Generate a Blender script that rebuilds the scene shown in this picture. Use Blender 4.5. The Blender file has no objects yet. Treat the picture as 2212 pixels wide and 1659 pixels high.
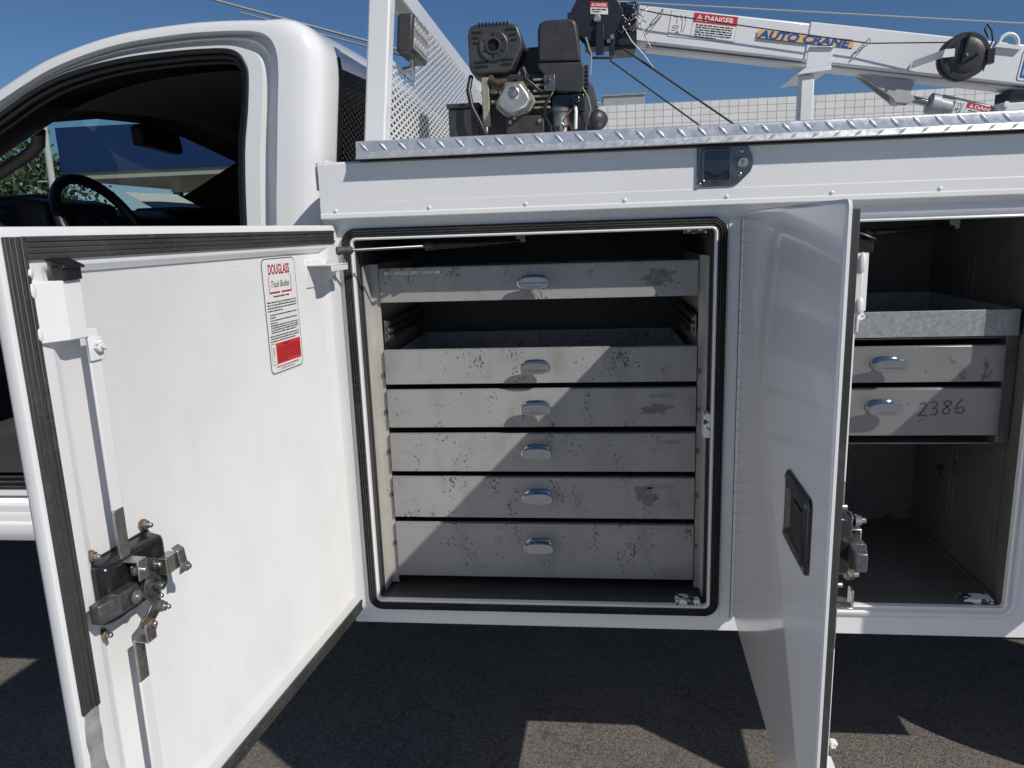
import bpy, bmesh, math, random
from mathutils import Vector, Matrix
random.seed(7)
SC = bpy.context.scene
COL = SC.collection
V = Vector

# ------------------------------------------------------------------ camera, sky, sun, exposure
YAW, PITCH, ROLL = math.radians(-6.343), math.radians(-11.747), math.radians(1.924)
CAM = V((0.5693, -1.7012, 1.528))
F = V((math.sin(YAW)*math.cos(PITCH), math.cos(YAW)*math.cos(PITCH), math.sin(PITCH)))
r0 = V((math.cos(YAW), -math.sin(YAW), 0)); u0 = r0.cross(F)
rr = math.cos(ROLL)*r0 - math.sin(ROLL)*u0
uu = math.sin(ROLL)*r0 + math.cos(ROLL)*u0
cam = bpy.data.cameras.new('camera'); camo = bpy.data.objects.new('camera', cam); COL.objects.link(camo)
cam.sensor_width = 36; cam.lens = 1605.8/2212*36; cam.clip_start = 0.02; cam.clip_end = 3000
M3 = Matrix((rr, uu, -F)).transposed()
camo.matrix_world = Matrix.Translation(CAM) @ M3.to_4x4()
SC.camera = camo

SUN = V((0.935, -0.69, 1.0)).normalized()
W = bpy.data.worlds.new('World'); SC.world = W; W.use_nodes = True
nt = W.node_tree
sky = nt.nodes.new('ShaderNodeTexSky'); sky.sky_type = 'NISHITA'; sky.sun_disc = False
sky.sun_elevation = math.asin(SUN.z); sky.sun_rotation = math.atan2(SUN.x, SUN.y)
sky.altitude = 0; sky.air_density = 1.0; sky.dust_density = 0.0; sky.ozone_density = 10.0
nt.links.new(sky.outputs[0], nt.nodes['Background'].inputs[0])
nt.nodes['Background'].inputs[1].default_value = 0.08
sl = bpy.data.lights.new('sun', 'SUN'); sl.energy = 5.0; sl.angle = math.radians(0.53); sl.color = (1, 0.952, 0.885)
so = bpy.data.objects.new('sun', sl); COL.objects.link(so)
so.rotation_euler = (-SUN).to_track_quat('-Z', 'Y').to_euler(); so.location = (6, -4, 8)
vs = SC.view_settings
vs.view_transform = 'Standard'; vs.look = 'None'; vs.gamma = 1; vs.use_curve_mapping = False; vs.exposure = -0.42
SC.cycles.max_bounces = 5; SC.cycles.diffuse_bounces = 4; SC.cycles.glossy_bounces = 2; SC.cycles.use_denoising = True

# ------------------------------------------------------------------ materials
MATS = {}
def mat(name, col, rough=0.5, metal=0.0, var=0.0, vscale=8, bump=0.0, bscale=60, coat=0.0, spec=0.5, rvar=0.0, stretch=None):
    if name in MATS: return MATS[name]
    m = bpy.data.materials.new(name); m.use_nodes = True
    n = m.node_tree.nodes; L = m.node_tree.links; b = n['Principled BSDF']
    b.inputs['Base Color'].default_value = (*col, 1); b.inputs['Roughness'].default_value = rough
    b.inputs['Metallic'].default_value = metal; b.inputs['Coat Weight'].default_value = coat
    b.inputs['Coat Roughness'].default_value = 0.08; b.inputs['Specular IOR Level'].default_value = spec
    if var or bump or rvar:
        tc = n.new('ShaderNodeTexCoord'); src = tc.outputs['Object']
        if stretch:
            mp = n.new('ShaderNodeMapping'); mp.inputs['Scale'].default_value = stretch
            L.new(src, mp.inputs[0]); src = mp.outputs[0]
    if var:
        ns = n.new('ShaderNodeTexNoise'); ns.inputs['Scale'].default_value = vscale; ns.inputs['Detail'].default_value = 6
        L.new(src, ns.inputs['Vector'])
        rp = n.new('ShaderNodeMapRange'); rp.inputs[1].default_value = 0.3; rp.inputs[2].default_value = 0.7
        rp.inputs[3].default_value = 1-var; rp.inputs[4].default_value = 1+var
        L.new(ns.outputs[0], rp.inputs[0])
        mx = n.new('ShaderNodeMix'); mx.data_type = 'RGBA'; mx.blend_type = 'MULTIPLY'; mx.inputs[0].default_value = 1
        mx.inputs[6].default_value = (*col, 1); L.new(rp.outputs[0], mx.inputs[7]); L.new(mx.outputs[2], b.inputs['Base Color'])
    if rvar:
        ns = n.new('ShaderNodeTexNoise'); ns.inputs['Scale'].default_value = vscale*2.3; ns.inputs['Detail'].default_value = 5
        L.new(src, ns.inputs['Vector'])
        rp = n.new('ShaderNodeMapRange'); rp.inputs[1].default_value = 0.3; rp.inputs[2].default_value = 0.7
        rp.inputs[3].default_value = max(0.03, rough-rvar); rp.inputs[4].default_value = rough+rvar
        L.new(ns.outputs[0], rp.inputs[0]); L.new(rp.outputs[0], b.inputs['Roughness'])
    if bump:
        ns = n.new('ShaderNodeTexNoise'); ns.inputs['Scale'].default_value = bscale; ns.inputs['Detail'].default_value = 4
        L.new(src, ns.inputs['Vector'])
        bp = n.new('ShaderNodeBump'); bp.inputs['Strength'].default_value = bump; bp.inputs['Distance'].default_value = 0.002
        L.new(ns.outputs[0], bp.inputs['Height']); L.new(bp.outputs[0], b.inputs['Normal'])
    MATS[name] = m
    return m

def worn(name, col, chip, rough, metal, thr, cl_thr, scale, chip_rough=0.5, chip_metal=0.0, stretch=(1, 1, 1), var=0.06, scr=0.55, stain=0.0, dent=0.0):
    """paint with chips and scratches that show what lies under it"""
    m = bpy.data.materials.new(name); m.use_nodes = True
    n = m.node_tree.nodes; L = m.node_tree.links; b = n['Principled BSDF']
    tc = n.new('ShaderNodeTexCoord'); mp = n.new('ShaderNodeMapping'); mp.inputs['Scale'].default_value = stretch
    L.new(tc.outputs['Object'], mp.inputs[0])
    def noise(sc, det=4, vec=None):
        a = n.new('ShaderNodeTexNoise'); a.inputs['Scale'].default_value = sc; a.inputs['Detail'].default_value = det
        L.new(vec or mp.outputs[0], a.inputs['Vector']); return a.outputs[0]
    def mth(op, a, c):
        q = n.new('ShaderNodeMath'); q.operation = op
        for i, x in enumerate((a, c)):
            if isinstance(x, (int, float)): q.inputs[i].default_value = x
            else: L.new(x, q.inputs[i])
        return q.outputs[0]
    fine = noise(scale, 5); clus = noise(scale*0.11, 3)
    # clustering raises the amount of chips in some places
    s = mth('ADD', fine, mth('MULTIPLY', mth('SUBTRACT', clus, cl_thr), 0.75))
    mask = n.new('ShaderNodeMapRange'); mask.inputs[1].default_value = thr; mask.inputs[2].default_value = thr+0.03
    L.new(s, mask.inputs[0])
    # long thin scratches
    mp2 = n.new('ShaderNodeMapping'); mp2.inputs['Rotation'].default_value = (0, 0.9, 0); mp2.inputs['Scale'].default_value = (9, 9, 170)
    L.new(tc.outputs['Object'], mp2.inputs[0])
    scrn = noise(1.0, 2, mp2.outputs[0])
    smask = n.new('ShaderNodeMapRange'); smask.inputs[1].default_value = 0.70; smask.inputs[2].default_value = 0.74; smask.inputs[4].default_value = scr
    L.new(scrn, smask.inputs[0])
    tot = mth('MAXIMUM', mask.outputs[0], smask.outputs[0])
    large = noise(6, 5)
    rp = n.new('ShaderNodeMapRange'); rp.inputs[1].default_value = 0.3; rp.inputs[2].default_value = 0.7; rp.inputs[3].default_value = 1-var; rp.inputs[4].default_value = 1+var
    L.new(large, rp.inputs[0])
    mul = n.new('ShaderNodeMix'); mul.data_type = 'RGBA'; mul.blend_type = 'MULTIPLY'; mul.inputs[0].default_value = 1
    mul.inputs[6].default_value = (*col, 1); L.new(rp.outputs[0], mul.inputs[7])
    base = mul.outputs[2]
    if stain:
        mp3 = n.new('ShaderNodeMapping'); mp3.inputs['Scale'].default_value = (1.0, 1.0, 0.45); L.new(tc.outputs['Object'], mp3.inputs[0])
        sn = noise(17, 9, mp3.outputs[0]); sm = n.new('ShaderNodeMapRange'); sm.inputs[1].default_value = 0.50; sm.inputs[2].default_value = 0.72; sm.inputs[4].default_value = stain
        L.new(sn, sm.inputs[0]); sx = n.new('ShaderNodeMix'); sx.data_type = 'RGBA'; L.new(sm.outputs[0], sx.inputs[0]); L.new(base, sx.inputs[6]); sx.inputs[7].default_value = (col[0]*0.45, col[1]*0.44, col[2]*0.43, 1); base = sx.outputs[2]
    mx = n.new('ShaderNodeMix'); mx.data_type = 'RGBA'; L.new(tot, mx.inputs[0]); L.new(base, mx.inputs[6]); mx.inputs[7].default_value = (*chip, 1)
    L.new(mx.outputs[2], b.inputs['Base Color'])
    def lerp(a, c, sock):
        q = n.new('ShaderNodeMapRange'); q.inputs[3].default_value = a; q.inputs[4].default_value = c
        L.new(tot, q.inputs[0]); L.new(q.outputs[0], b.inputs[sock])
    lerp(rough, chip_rough, 'Roughness'); lerp(metal, chip_metal, 'Metallic')
    bp = n.new('ShaderNodeBump'); bp.inputs['Strength'].default_value = 0.25; bp.inputs['Distance'].default_value = 0.001; bp.invert = True
    L.new(tot, bp.inputs['Height'])
    last = bp.outputs[0]
    if dent:
        dn = noise(3.5, 2, tc.outputs['Object']); bd = n.new('ShaderNodeBump'); bd.inputs['Strength'].default_value = dent; bd.inputs['Distance'].default_value = 0.02
        L.new(dn, bd.inputs['Height']); L.new(last, bd.inputs['Normal']); last = bd.outputs[0]
    L.new(last, b.inputs['Normal'])
    MATS[name] = m
    return m

WHITE = mat('white_paint', (0.78, 0.78, 0.775), 0.25, var=0.015, vscale=3, bump=0.02, bscale=12, coat=0.4)
WHITE_IN = worn('white_paint_scuffed', (0.78, 0.78, 0.775), (0.45, 0.44, 0.42), 0.32, 0, 0.89, 0.5, 75, var=0.03, scr=0.16, stain=0.07, dent=0.14)
CABW = mat('cab_paint', (0.78, 0.78, 0.78), 0.2, var=0.015, vscale=3, coat=0.7)
GREYP = worn('grey_drawer_paint', (0.315, 0.312, 0.303), (0.09, 0.088, 0.084), 0.36, 0.0, 0.70, 0.47, 190, stretch=(1, 1, 0.7), scr=0.65, stain=0.35, dent=0.10)
DOORW = mat('gloss_door_paint', (0.84, 0.84, 0.835), 0.25, bump=0.10, bscale=2.2, coat=0.5)
GREYD = mat('grey_liner', (0.06, 0.06, 0.058), 0.5, var=0.15, vscale=7, bump=0.1, bscale=40)
LINER = worn('dark_grey_liner', (0.105, 0.102, 0.094), (0.03, 0.03, 0.03), 0.5, 0, 0.74, 0.5, 22, var=0.2)
ALU = worn('bare_aluminium', (0.24, 0.24, 0.245), (0.15, 0.15, 0.15), 0.28, 0.4, 0.72, 0.5, 30, chip_rough=0.5, chip_metal=0.4, var=0.12)
GALV = mat('galvanised_steel', (0.29, 0.30, 0.30), 0.42, 0.2, var=0.22, vscale=120, rvar=0.12, bump=0.1, bscale=200)
TREAD = mat('tread_aluminium', (0.62, 0.64, 0.66), 0.36, 0.55, var=0.10, vscale=35, rvar=0.10, bump=0.12, bscale=150)
CHROME = mat('chrome', (0.40, 0.41, 0.43), 0.12, 1.0, var=0.04, vscale=60, rvar=0.03)
STEEL = mat('zinc_steel', (0.46, 0.44, 0.41), 0.34, 0.9, var=0.2, vscale=90, rvar=0.1)
DSTEEL = mat('dark_steel', (0.20, 0.19, 0.185), 0.38, 0.85, var=0.25, vscale=80, rvar=0.12)
RUSTY = mat('rusty_bolt', (0.25, 0.19, 0.145), 0.5, 0.7, var=0.35, vscale=160, bump=0.3, bscale=300)
BLACKP = mat('black_painted_metal', (0.012, 0.012, 0.013), 0.26, 0.0, var=0.2, vscale=30, rvar=0.08, coat=0.3)
BLACK = mat('black_plastic', (0.040, 0.040, 0.042), 0.42, var=0.2, vscale=40, bump=0.12, bscale=220)
RUBBER = worn('black_rubber', (0.040, 0.039, 0.038), (0.058, 0.056, 0.054), 0.55, 0, 0.60, 0.5, 120, chip_rough=0.7, stretch=(1, 1, 1), var=0.35)
RUBC = mat('clean_rubber', (0.012, 0.012, 0.012), 0.4, var=0.2, vscale=40)
TAPE = mat('grey_tape_residue', (0.30, 0.30, 0.29), 0.6, var=0.3, vscale=40, bump=0.3, bscale=60)
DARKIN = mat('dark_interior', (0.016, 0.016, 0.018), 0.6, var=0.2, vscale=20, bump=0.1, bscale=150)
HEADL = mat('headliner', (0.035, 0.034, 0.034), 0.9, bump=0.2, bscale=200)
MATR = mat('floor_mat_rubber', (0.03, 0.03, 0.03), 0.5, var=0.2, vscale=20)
STITCH = mat('grey_stitching', (0.25, 0.25, 0.24), 0.7)
ENG = mat('engine_black', (0.048, 0.049, 0.051), 0.40, var=0.25, vscale=25, rvar=0.1, bump=0.08, bscale=150)
CAST = mat('cast_aluminium', (0.50, 0.49, 0.46), 0.42, 0.75, var=0.18, vscale=50, bump=0.15, bscale=160)
TAN = mat('tan_gasket', (0.36, 0.31, 0.24), 0.7, var=0.2, vscale=60)
CRANEW = mat('crane_white', (0.77, 0.77, 0.765), 0.35, var=0.03, vscale=6, coat=0.2)
CGREY = mat('cylinder_grey', (0.42, 0.43, 0.44), 0.4, var=0.08, vscale=20)
NAVY = mat('navy_black_plate', (0.012, 0.014, 0.024), 0.45, var=0.2, vscale=20)
RED = mat('sticker_red', (0.62, 0.03, 0.035), 0.4, var=0.06, vscale=60)
STW = mat('sticker_white', (0.78, 0.78, 0.76), 0.4, var=0.03, vscale=30)
INK = mat('black_print', (0.02, 0.02, 0.02), 0.5)
REDINK = mat('red_print', (0.45, 0.02, 0.04), 0.45)
BLUEINK = mat('blue_print', (0.02, 0.10, 0.34), 0.4)
ORANGE = mat('orange_print', (0.80, 0.46, 0.16), 0.45)
LABELW = mat('label_tape', (0.66, 0.68, 0.69), 0.5)
BLUEB = mat('blue_fascia', (0.012, 0.040, 0.135), 0.5, var=0.05, vscale=1)
BEIGE = mat('beige_trim', (0.45, 0.44, 0.38), 0.6)
BLOCK = mat('white_painted_block', (0.80, 0.79, 0.765), 0.8, var=0.05, vscale=2, bump=0.4, bscale=30)
nb = BLOCK.node_tree.nodes; oi = nb.new('ShaderNodeObjectInfo'); mrb = nb.new('ShaderNodeMapRange'); mrb.inputs[3].default_value = 0.95; mrb.inputs[4].default_value = 1.04
mxb = nb.new('ShaderNodeMix'); mxb.data_type = 'RGBA'; mxb.blend_type = 'MULTIPLY'; mxb.inputs[0].default_value = 1
lk = BLOCK.node_tree.links; src_ = nb['Principled BSDF'].inputs['Base Color'].links[0].from_socket
lk.new(oi.outputs['Random'], mrb.inputs[0]); lk.new(src_, mxb.inputs[6]); lk.new(mrb.outputs[0], mxb.inputs[7]); lk.new(mxb.outputs[2], nb['Principled BSDF'].inputs['Base Color'])
MORTAR = mat('mortar_joint', (0.66, 0.65, 0.63), 0.9, var=0.1, vscale=5)
ROOFU = mat('rooftop_unit_grey', (0.30, 0.31, 0.30), 0.6, var=0.08, vscale=2)
WIRE = mat('weathered_wire', (0.42, 0.40, 0.36), 0.6)
POLEW = mat('pale_pole_paint', (0.62, 0.63, 0.58), 0.5)
BARK = mat('bark', (0.09, 0.065, 0.045), 0.9, var=0.3, vscale=6, bump=0.8, bscale=14)
LEAF = mat('leaf_green', (0.055, 0.085, 0.028), 0.5, var=0.45, vscale=1.5)
PAPER = mat('paper', (0.55, 0.55, 0.52), 0.8)
LENS = mat('lamp_lens', (0.33, 0.30, 0.25), 0.15, var=0.2, vscale=60, coat=0.5)
TYRE = mat('tyre_rubber', (0.02, 0.02, 0.02), 0.75, bump=0.3, bscale=80)
CHASSIS = mat('chassis_black', (0.015, 0.015, 0.015), 0.6)
HOSE = mat('clear_wire_jacket', (0.35, 0.33, 0.30), 0.4)

def glass(name, tint, rough=0.0):
    m = bpy.data.materials.new(name); m.use_nodes = True
    n = m.node_tree.nodes; L = m.node_tree.links; n.remove(n['Principled BSDF'])
    tr = n.new('ShaderNodeBsdfTransparent'); tr.inputs[0].default_value = (*tint, 1)
    gl = n.new('ShaderNodeBsdfGlossy'); gl.inputs['Roughness'].default_value = rough
    lw = n.new('ShaderNodeLayerWeight'); lw.inputs[0].default_value = 0.5
    pw = n.new('ShaderNodeMath'); pw.operation = 'POWER'; L.new(lw.outputs['Facing'], pw.inputs[0]); pw.inputs[1].default_value = 4.0
    fr = n.new('ShaderNodeMath'); fr.operation = 'MULTIPLY_ADD'; L.new(pw.outputs[0], fr.inputs[0]); fr.inputs[1].default_value = 0.25; fr.inputs[2].default_value = 0.015
    mx = n.new('ShaderNodeMixShader')
    L.new(fr.outputs[0], mx.inputs[0]); L.new(tr.outputs[0], mx.inputs[1]); L.new(gl.outputs[0], mx.inputs[2])
    L.new(mx.outputs[0], n['Material Output'].inputs[0]); return m
GLASS = glass('windshield_glass', (0.62, 0.70, 0.68)); DGLASS = glass('tinted_glass', (0.12, 0.13, 0.13))

def asphalt():
    m = bpy.data.materials.new('worn_asphalt'); m.use_nodes = True
    n = m.node_tree.nodes; L = m.node_tree.links; b = n['Principled BSDF']; b.inputs['Roughness'].default_value = 0.85
    tc = n.new('ShaderNodeTexCoord')
    v = n.new('ShaderNodeTexVoronoi'); v.inputs['Scale'].default_value = 170; L.new(tc.outputs['Object'], v.inputs['Vector'])
    v2 = n.new('ShaderNodeTexVoronoi'); v2.inputs['Scale'].default_value = 420; L.new(tc.outputs['Object'], v2.inputs['Vector'])
    ns = n.new('ShaderNodeTexNoise'); ns.inputs['Scale'].default_value = 3; ns.inputs['Detail'].default_value = 8; L.new(tc.outputs['Object'], ns.inputs['Vector'])
    cr = n.new('ShaderNodeValToRGB'); e = cr.color_ramp.elements
    e[0].position = 0.0; e[0].color = (0.062, 0.055, 0.048, 1); e[1].position = 1; e[1].color = (0.29, 0.255, 0.222, 1)
    sp = n.new('ShaderNodeSeparateColor'); L.new(v.outputs['Color'], sp.inputs[0])
    ad = n.new('ShaderNodeMath'); ad.operation = 'MULTIPLY'; L.new(sp.outputs[0], ad.inputs[0]); ad.inputs[1].default_value = 0.7
    ad2 = n.new('ShaderNodeMath'); ad2.operation = 'MULTIPLY_ADD'; L.new(ns.outputs[0], ad2.inputs[0]); ad2.inputs[1].default_value = 0.5; L.new(ad.outputs[0], ad2.inputs[2])
    L.new(ad2.outputs[0], cr.inputs[0])
    nd = n.new('ShaderNodeTexNoise'); nd.inputs['Scale'].default_value = 6; nd.inputs['Detail'].default_value = 5; L.new(tc.outputs['Object'], nd.inputs['Vector'])
    va = n.new('ShaderNodeVectorMath'); va.operation = 'MULTIPLY_ADD'; L.new(nd.outputs['Color'], va.inputs[0]); va.inputs[1].default_value = (0.25, 0.25, 0.25); L.new(tc.outputs['Object'], va.inputs[2])
    vc = n.new('ShaderNodeTexVoronoi'); vc.feature = 'DISTANCE_TO_EDGE'; vc.inputs['Scale'].default_value = 1.15; L.new(va.outputs[0], vc.inputs['Vector'])
    mc = n.new('ShaderNodeMapRange'); mc.inputs[1].default_value = 0.0015; mc.inputs[2].default_value = 0.006; mc.inputs[3].default_value = 0.72; L.new(vc.outputs[0], mc.inputs[0])
    mm = n.new('ShaderNodeMix'); mm.data_type = 'RGBA'; mm.blend_type = 'MULTIPLY'; mm.inputs[0].default_value = 1; L.new(cr.outputs[0], mm.inputs[6]); L.new(mc.outputs[0], mm.inputs[7]); L.new(mm.outputs[2], b.inputs['Base Color'])
    bp = n.new('ShaderNodeBump'); bp.inputs['Strength'].default_value = 0.9; bp.inputs['Distance'].default_value = 0.004; bp.invert = True
    mx = n.new('ShaderNodeMath'); mx.operation = 'ADD'; L.new(v.outputs['Distance'], mx.inputs[0]); L.new(v2.outputs['Distance'], mx.inputs[1])
    L.new(mx.outputs[0], bp.inputs['Height']); L.new(bp.outputs[0], b.inputs['Normal'])
    return m
ASPH = asphalt()

# ------------------------------------------------------------------ mesh helpers
def rrect(x0, x1, z0, z1, r, n=5):
    """rounded rectangle, counter-clockwise, as 2-D points"""
    out = []
    for cx, cz, a0 in ((x1-r, z0+r, -90), (x1-r, z1-r, 0), (x0+r, z1-r, 90), (x0+r, z0+r, 180)):
        for i in range(n+1):
            a = math.radians(a0 + 90*i/n); out.append((cx+r*math.cos(a), cz+r*math.sin(a)))
    return out
FONT = {}
def font_mesh(s, shear, bold):
    k = (s, shear, bold)
    if k not in FONT:
        cu = bpy.data.curves.new('t', 'FONT'); cu.body = s; cu.size = 1; cu.shear = shear; cu.offset = bold; cu.resolution_u = 3
        ob = bpy.data.objects.new('t', cu); me = bpy.data.meshes.new_from_object(ob)
        FONT[k] = ([v.co.copy() for v in me.vertices], [list(p.vertices) for p in me.polygons])
        bpy.data.objects.remove(ob); bpy.data.curves.remove(cu); bpy.data.meshes.remove(me)
    return FONT[k]

class MB:
    def __init__(s, M=None): s.v = []; s.f = []; s.m = []; s.M = M; s.mi = 0
    def add(s, vs, fs, mi=None):
        b = len(s.v)
        for p in vs:
            p = V(p); s.v.append(s.M @ p if s.M else p)
        for f in fs: s.f.append([b+i for i in f]); s.m.append(s.mi if mi is None else mi)
        return s
    def box(s, x0, x1, y0, y1, z0, z1, mi=None):
        return s.add([(x, y, z) for z in (z0, z1) for y in (y0, y1) for x in (x0, x1)],
                     [(0, 2, 3, 1), (4, 5, 7, 6), (0, 1, 5, 4), (2, 6, 7, 3), (0, 4, 6, 2), (1, 3, 7, 5)], mi)
    def ext(s, pts, vec, mi=None, cap=True):
        """extrude a closed 3-D polygon along vec"""
        n = len(pts); vec = V(vec); a = [V(p) for p in pts]; b = [p+vec for p in a]
        fs = [(i, (i+1) % n, n+(i+1) % n, n+i) for i in range(n)]
        if cap: fs += [tuple(range(n))[::-1], tuple(range(n, 2*n))]
        return s.add(a+b, fs, mi)
    def xz(s, poly, y0, y1, mi=None): return s.ext([(x, y1, z) for x, z in poly], (0, y0-y1, 0), mi)
    def dome(s, poly, y0, y1, inset, mi=None, k=0.35):
        """xz polygon at y0 with a chamfer to a smaller polygon at y1 (towards -y)"""
        n = len(poly); cx = sum(p[0] for p in poly)/n; cz = sum(p[1] for p in poly)/n
        def sh(p, k):
            dx, dz = p[0]-cx, p[1]-cz; l = math.hypot(dx, dz) or 1; return (p[0]-dx/l*k, p[1]-dz/l*k)
        R = [[(x, y0, z) for x, z in poly], [(x, y1+(y0-y1)*k, z) for x, z in [sh(p, inset*0.3) for p in poly]], [(x, y1, z) for x, z in [sh(p, inset) for p in poly]]]
        return s.rings(R, mi, cap=True)
    def rings(s, R, mi=None, cap=False, closed=True):
        n = len(R[0]); vs = [p for q in R for p in q]; fs = []
        for k in range(len(R)-1):
            for i in range(n if closed else n-1):
                j = (i+1) % n; fs.append((k*n+i, k*n+j, (k+1)*n+j, (k+1)*n+i))
        if cap: fs += [tuple(range(n))[::-1], tuple((len(R)-1)*n+i for i in range(n))]
        return s.add(vs, fs, mi)
    def tube(s, pts, r, n=8, mi=None, closed=False, flat=None):
        pts = [V(p) for p in pts]; R = []; N = len(pts); up = None
        for i, p in enumerate(pts):
            if closed: t = (pts[(i+1) % N]-pts[i-1]).normalized()
            else: t = (pts[min(i+1, N-1)]-pts[max(i-1, 0)]).normalized()
            if up is None: up = t.orthogonal().normalized()
            up = (up - t*up.dot(t)); up = up.normalized() if up.length > 1e-6 else t.orthogonal().normalized()
            w = t.cross(up); q = r[i] if isinstance(r, (list, tuple)) else r
            R.append([p + q*(math.cos(2*math.pi*k/n)*up + math.sin(2*math.pi*k/n)*w) for k in range(n)])
        if closed: R.append(R[0])
        return s.rings(R, mi, cap=not closed)
    def lathe(s, prof, c, ax, n=20, mi=None):
        """prof: (radius, height along ax); closed at both ends"""
        c = V(c); ax = V(ax).normalized(); e = ax.orthogonal().normalized(); g = ax.cross(e)
        R = [[c + ax*h + max(q, 1e-4)*(math.cos(2*math.pi*k/n)*e + math.sin(2*math.pi*k/n)*g) for k in range(n)] for q, h in prof]
        return s.rings(R, mi, cap=True)
    def text(s, t, o, xd, yd, size, mi=None, shear=0.0, bold=0.0, sx=1.0, fit=None):
        vs, fs = font_mesh(t, shear, bold); o = V(o); xd = V(xd); yd = V(yd)
        if fit:
            w = max(p.x for p in vs); sx = fit/(w*size)
        return s.add([o + xd*(p.x*size*sx) + yd*(p.y*size) for p in vs], fs, mi)
    def quad(s, o, xd, yd, x0, x1, y0, y1, mi=None):
        o = V(o); xd = V(xd); yd = V(yd)
        return s.add([o+xd*x0+yd*y0, o+xd*x1+yd*y0, o+xd*x1+yd*y1, o+xd*x0+yd*y1], [(0, 1, 2, 3)], mi)
    def sweep_ring(s, path, prof, mi=None):
        """closed xz path swept with an (outward offset, y) profile; path counter-clockwise"""
        n = len(path); N = []
        for i in range(n):
            a, b = path[i-1], path[(i+1) % n]; dx, dz = b[0]-a[0], b[1]-a[1]; l = math.hypot(dx, dz) or 1
            N.append((dz/l, -dx/l))
        return s.rings([[(path[i][0]+N[i][0]*o, y, path[i][1]+N[i][1]*o) for i in range(n)] for o, y in prof], mi)

ROOT = {}
def thing(name, label, cat, loc=(0, 0, 0), group=None):
    o = bpy.data.objects.new(name, None); COL.objects.link(o); o.location = loc; o.empty_display_size = 0.2
    o['label'] = label; o['category'] = cat
    if group: o['group'] = group
    ROOT[o] = V(loc); return o
def finish(me, smooth):
    if smooth:
        me.polygons.foreach_set('use_smooth', [True]*len(me.polygons)); me.set_sharp_from_angle(angle=math.radians(smooth))
def mesh_of(mb, name, mats, org=V((0, 0, 0)), smooth=38):
    me = bpy.data.meshes.new(name); me.from_pydata([tuple(p-org) for p in mb.v], [], mb.f)
    mats = mats if isinstance(mats, (list, tuple)) else [mats]
    for q in mats: me.materials.append(q)
    me.polygons.foreach_set('material_index', mb.m)
    bm = bmesh.new(); bm.from_mesh(me); bmesh.ops.delete(bm, geom=[q for q in bm.verts if not q.link_faces], context='VERTS'); bmesh.ops.recalc_face_normals(bm, faces=bm.faces); bm.to_mesh(me); bm.free()
    finish(me, smooth); me.update(); return me
def part(mb, name, mats, parent, bevel=0.0, smooth=38, label=None, stuff=False, seg=2):
    org = ROOT[parent]; me = mesh_of(mb, name, mats, org, smooth)
    o = bpy.data.objects.new(name, me); COL.objects.link(o); o.parent = parent; ROOT[o] = org
    if bevel:
        m = o.modifiers.new('bevel', 'BEVEL'); m.width = bevel; m.segments = seg; m.limit_method = 'ANGLE'; m.angle_limit = math.radians(45); m.harden_normals = False
    if label: o['label'] = label
    if stuff: o['kind'] = 'stuff'
    return o
def inst(me, name, loc, parent, rot=None):
    o = bpy.data.objects.new(name, me); COL.objects.link(o); o.parent = parent; o.location = V(loc)-ROOT[parent]
    if rot: o.rotation_euler = rot
    ROOT[o] = ROOT[parent]; return o
def solo(mb, name, mats, label, cat, smooth=38, group=None, bevel=0):
    c = mb.v[0].copy() if False else V((sum(p.x for p in mb.v)/len(mb.v), sum(p.y for p in mb.v)/len(mb.v), min(p.z for p in mb.v)))
    me = mesh_of(mb, name, mats, c, smooth); o = bpy.data.objects.new(name, me); COL.objects.link(o); o.location = c
    o['label'] = label; o['category'] = cat
    if group: o['group'] = group
    if bevel:
        m = o.modifiers.new('bevel', 'BEVEL'); m.width = bevel; m.segments = 2
    ROOT[o] = c; return o
def dashes(mb, o, xd, yd, x0, x1, ys, h, mi, seed=0, last=1.0):
    """rows of small print too fine to read"""
    R = random.Random(seed)
    for k, y in enumerate(ys):
        x = x0; end = x1 if k < len(ys)-1 else x0+(x1-x0)*last
        while x < end:
            w = min(R.uniform(1.2, 4.2)*h, end-x)
            mb.quad(o, xd, yd, x, x+w, y, y+h*R.uniform(0.75, 1.0), mi); x += w+0.55*h

# ------------------------------------------------------------------ ground
g = MB(); g.add([(-600, -600, 0), (600, -600, 0), (600, 600, 0), (-600, 600, 0)], [(0, 1, 2, 3)])
go = bpy.data.objects.new('asphalt_ground', mesh_of(g, 'asphalt_ground', ASPH)); COL.objects.link(go); go['kind'] = 'structure'
ap = MB()  # unseen pale slabs, added to bounce sunlight onto the truck's shaded sides
for i in range(-6, 7):
    for j in range(4): ap.box(i*3.0+0.01, i*3.0+2.99, -0.30-3.0*(j+1)+0.01, -0.30-3.0*j-0.01, -0.05, 0.012)
apo = bpy.data.objects.new('concrete_apron', mesh_of(ap, 'concrete_apron', mat('pale_concrete', (0.36, 0.35, 0.33), 0.85, var=0.12, vscale=3, bump=0.3, bscale=80))); COL.objects.link(apo); apo['kind'] = 'structure'
m_ = apo.modifiers.new('bevel', 'BEVEL'); m_.width = 0.006; m_.segments = 1

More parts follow.
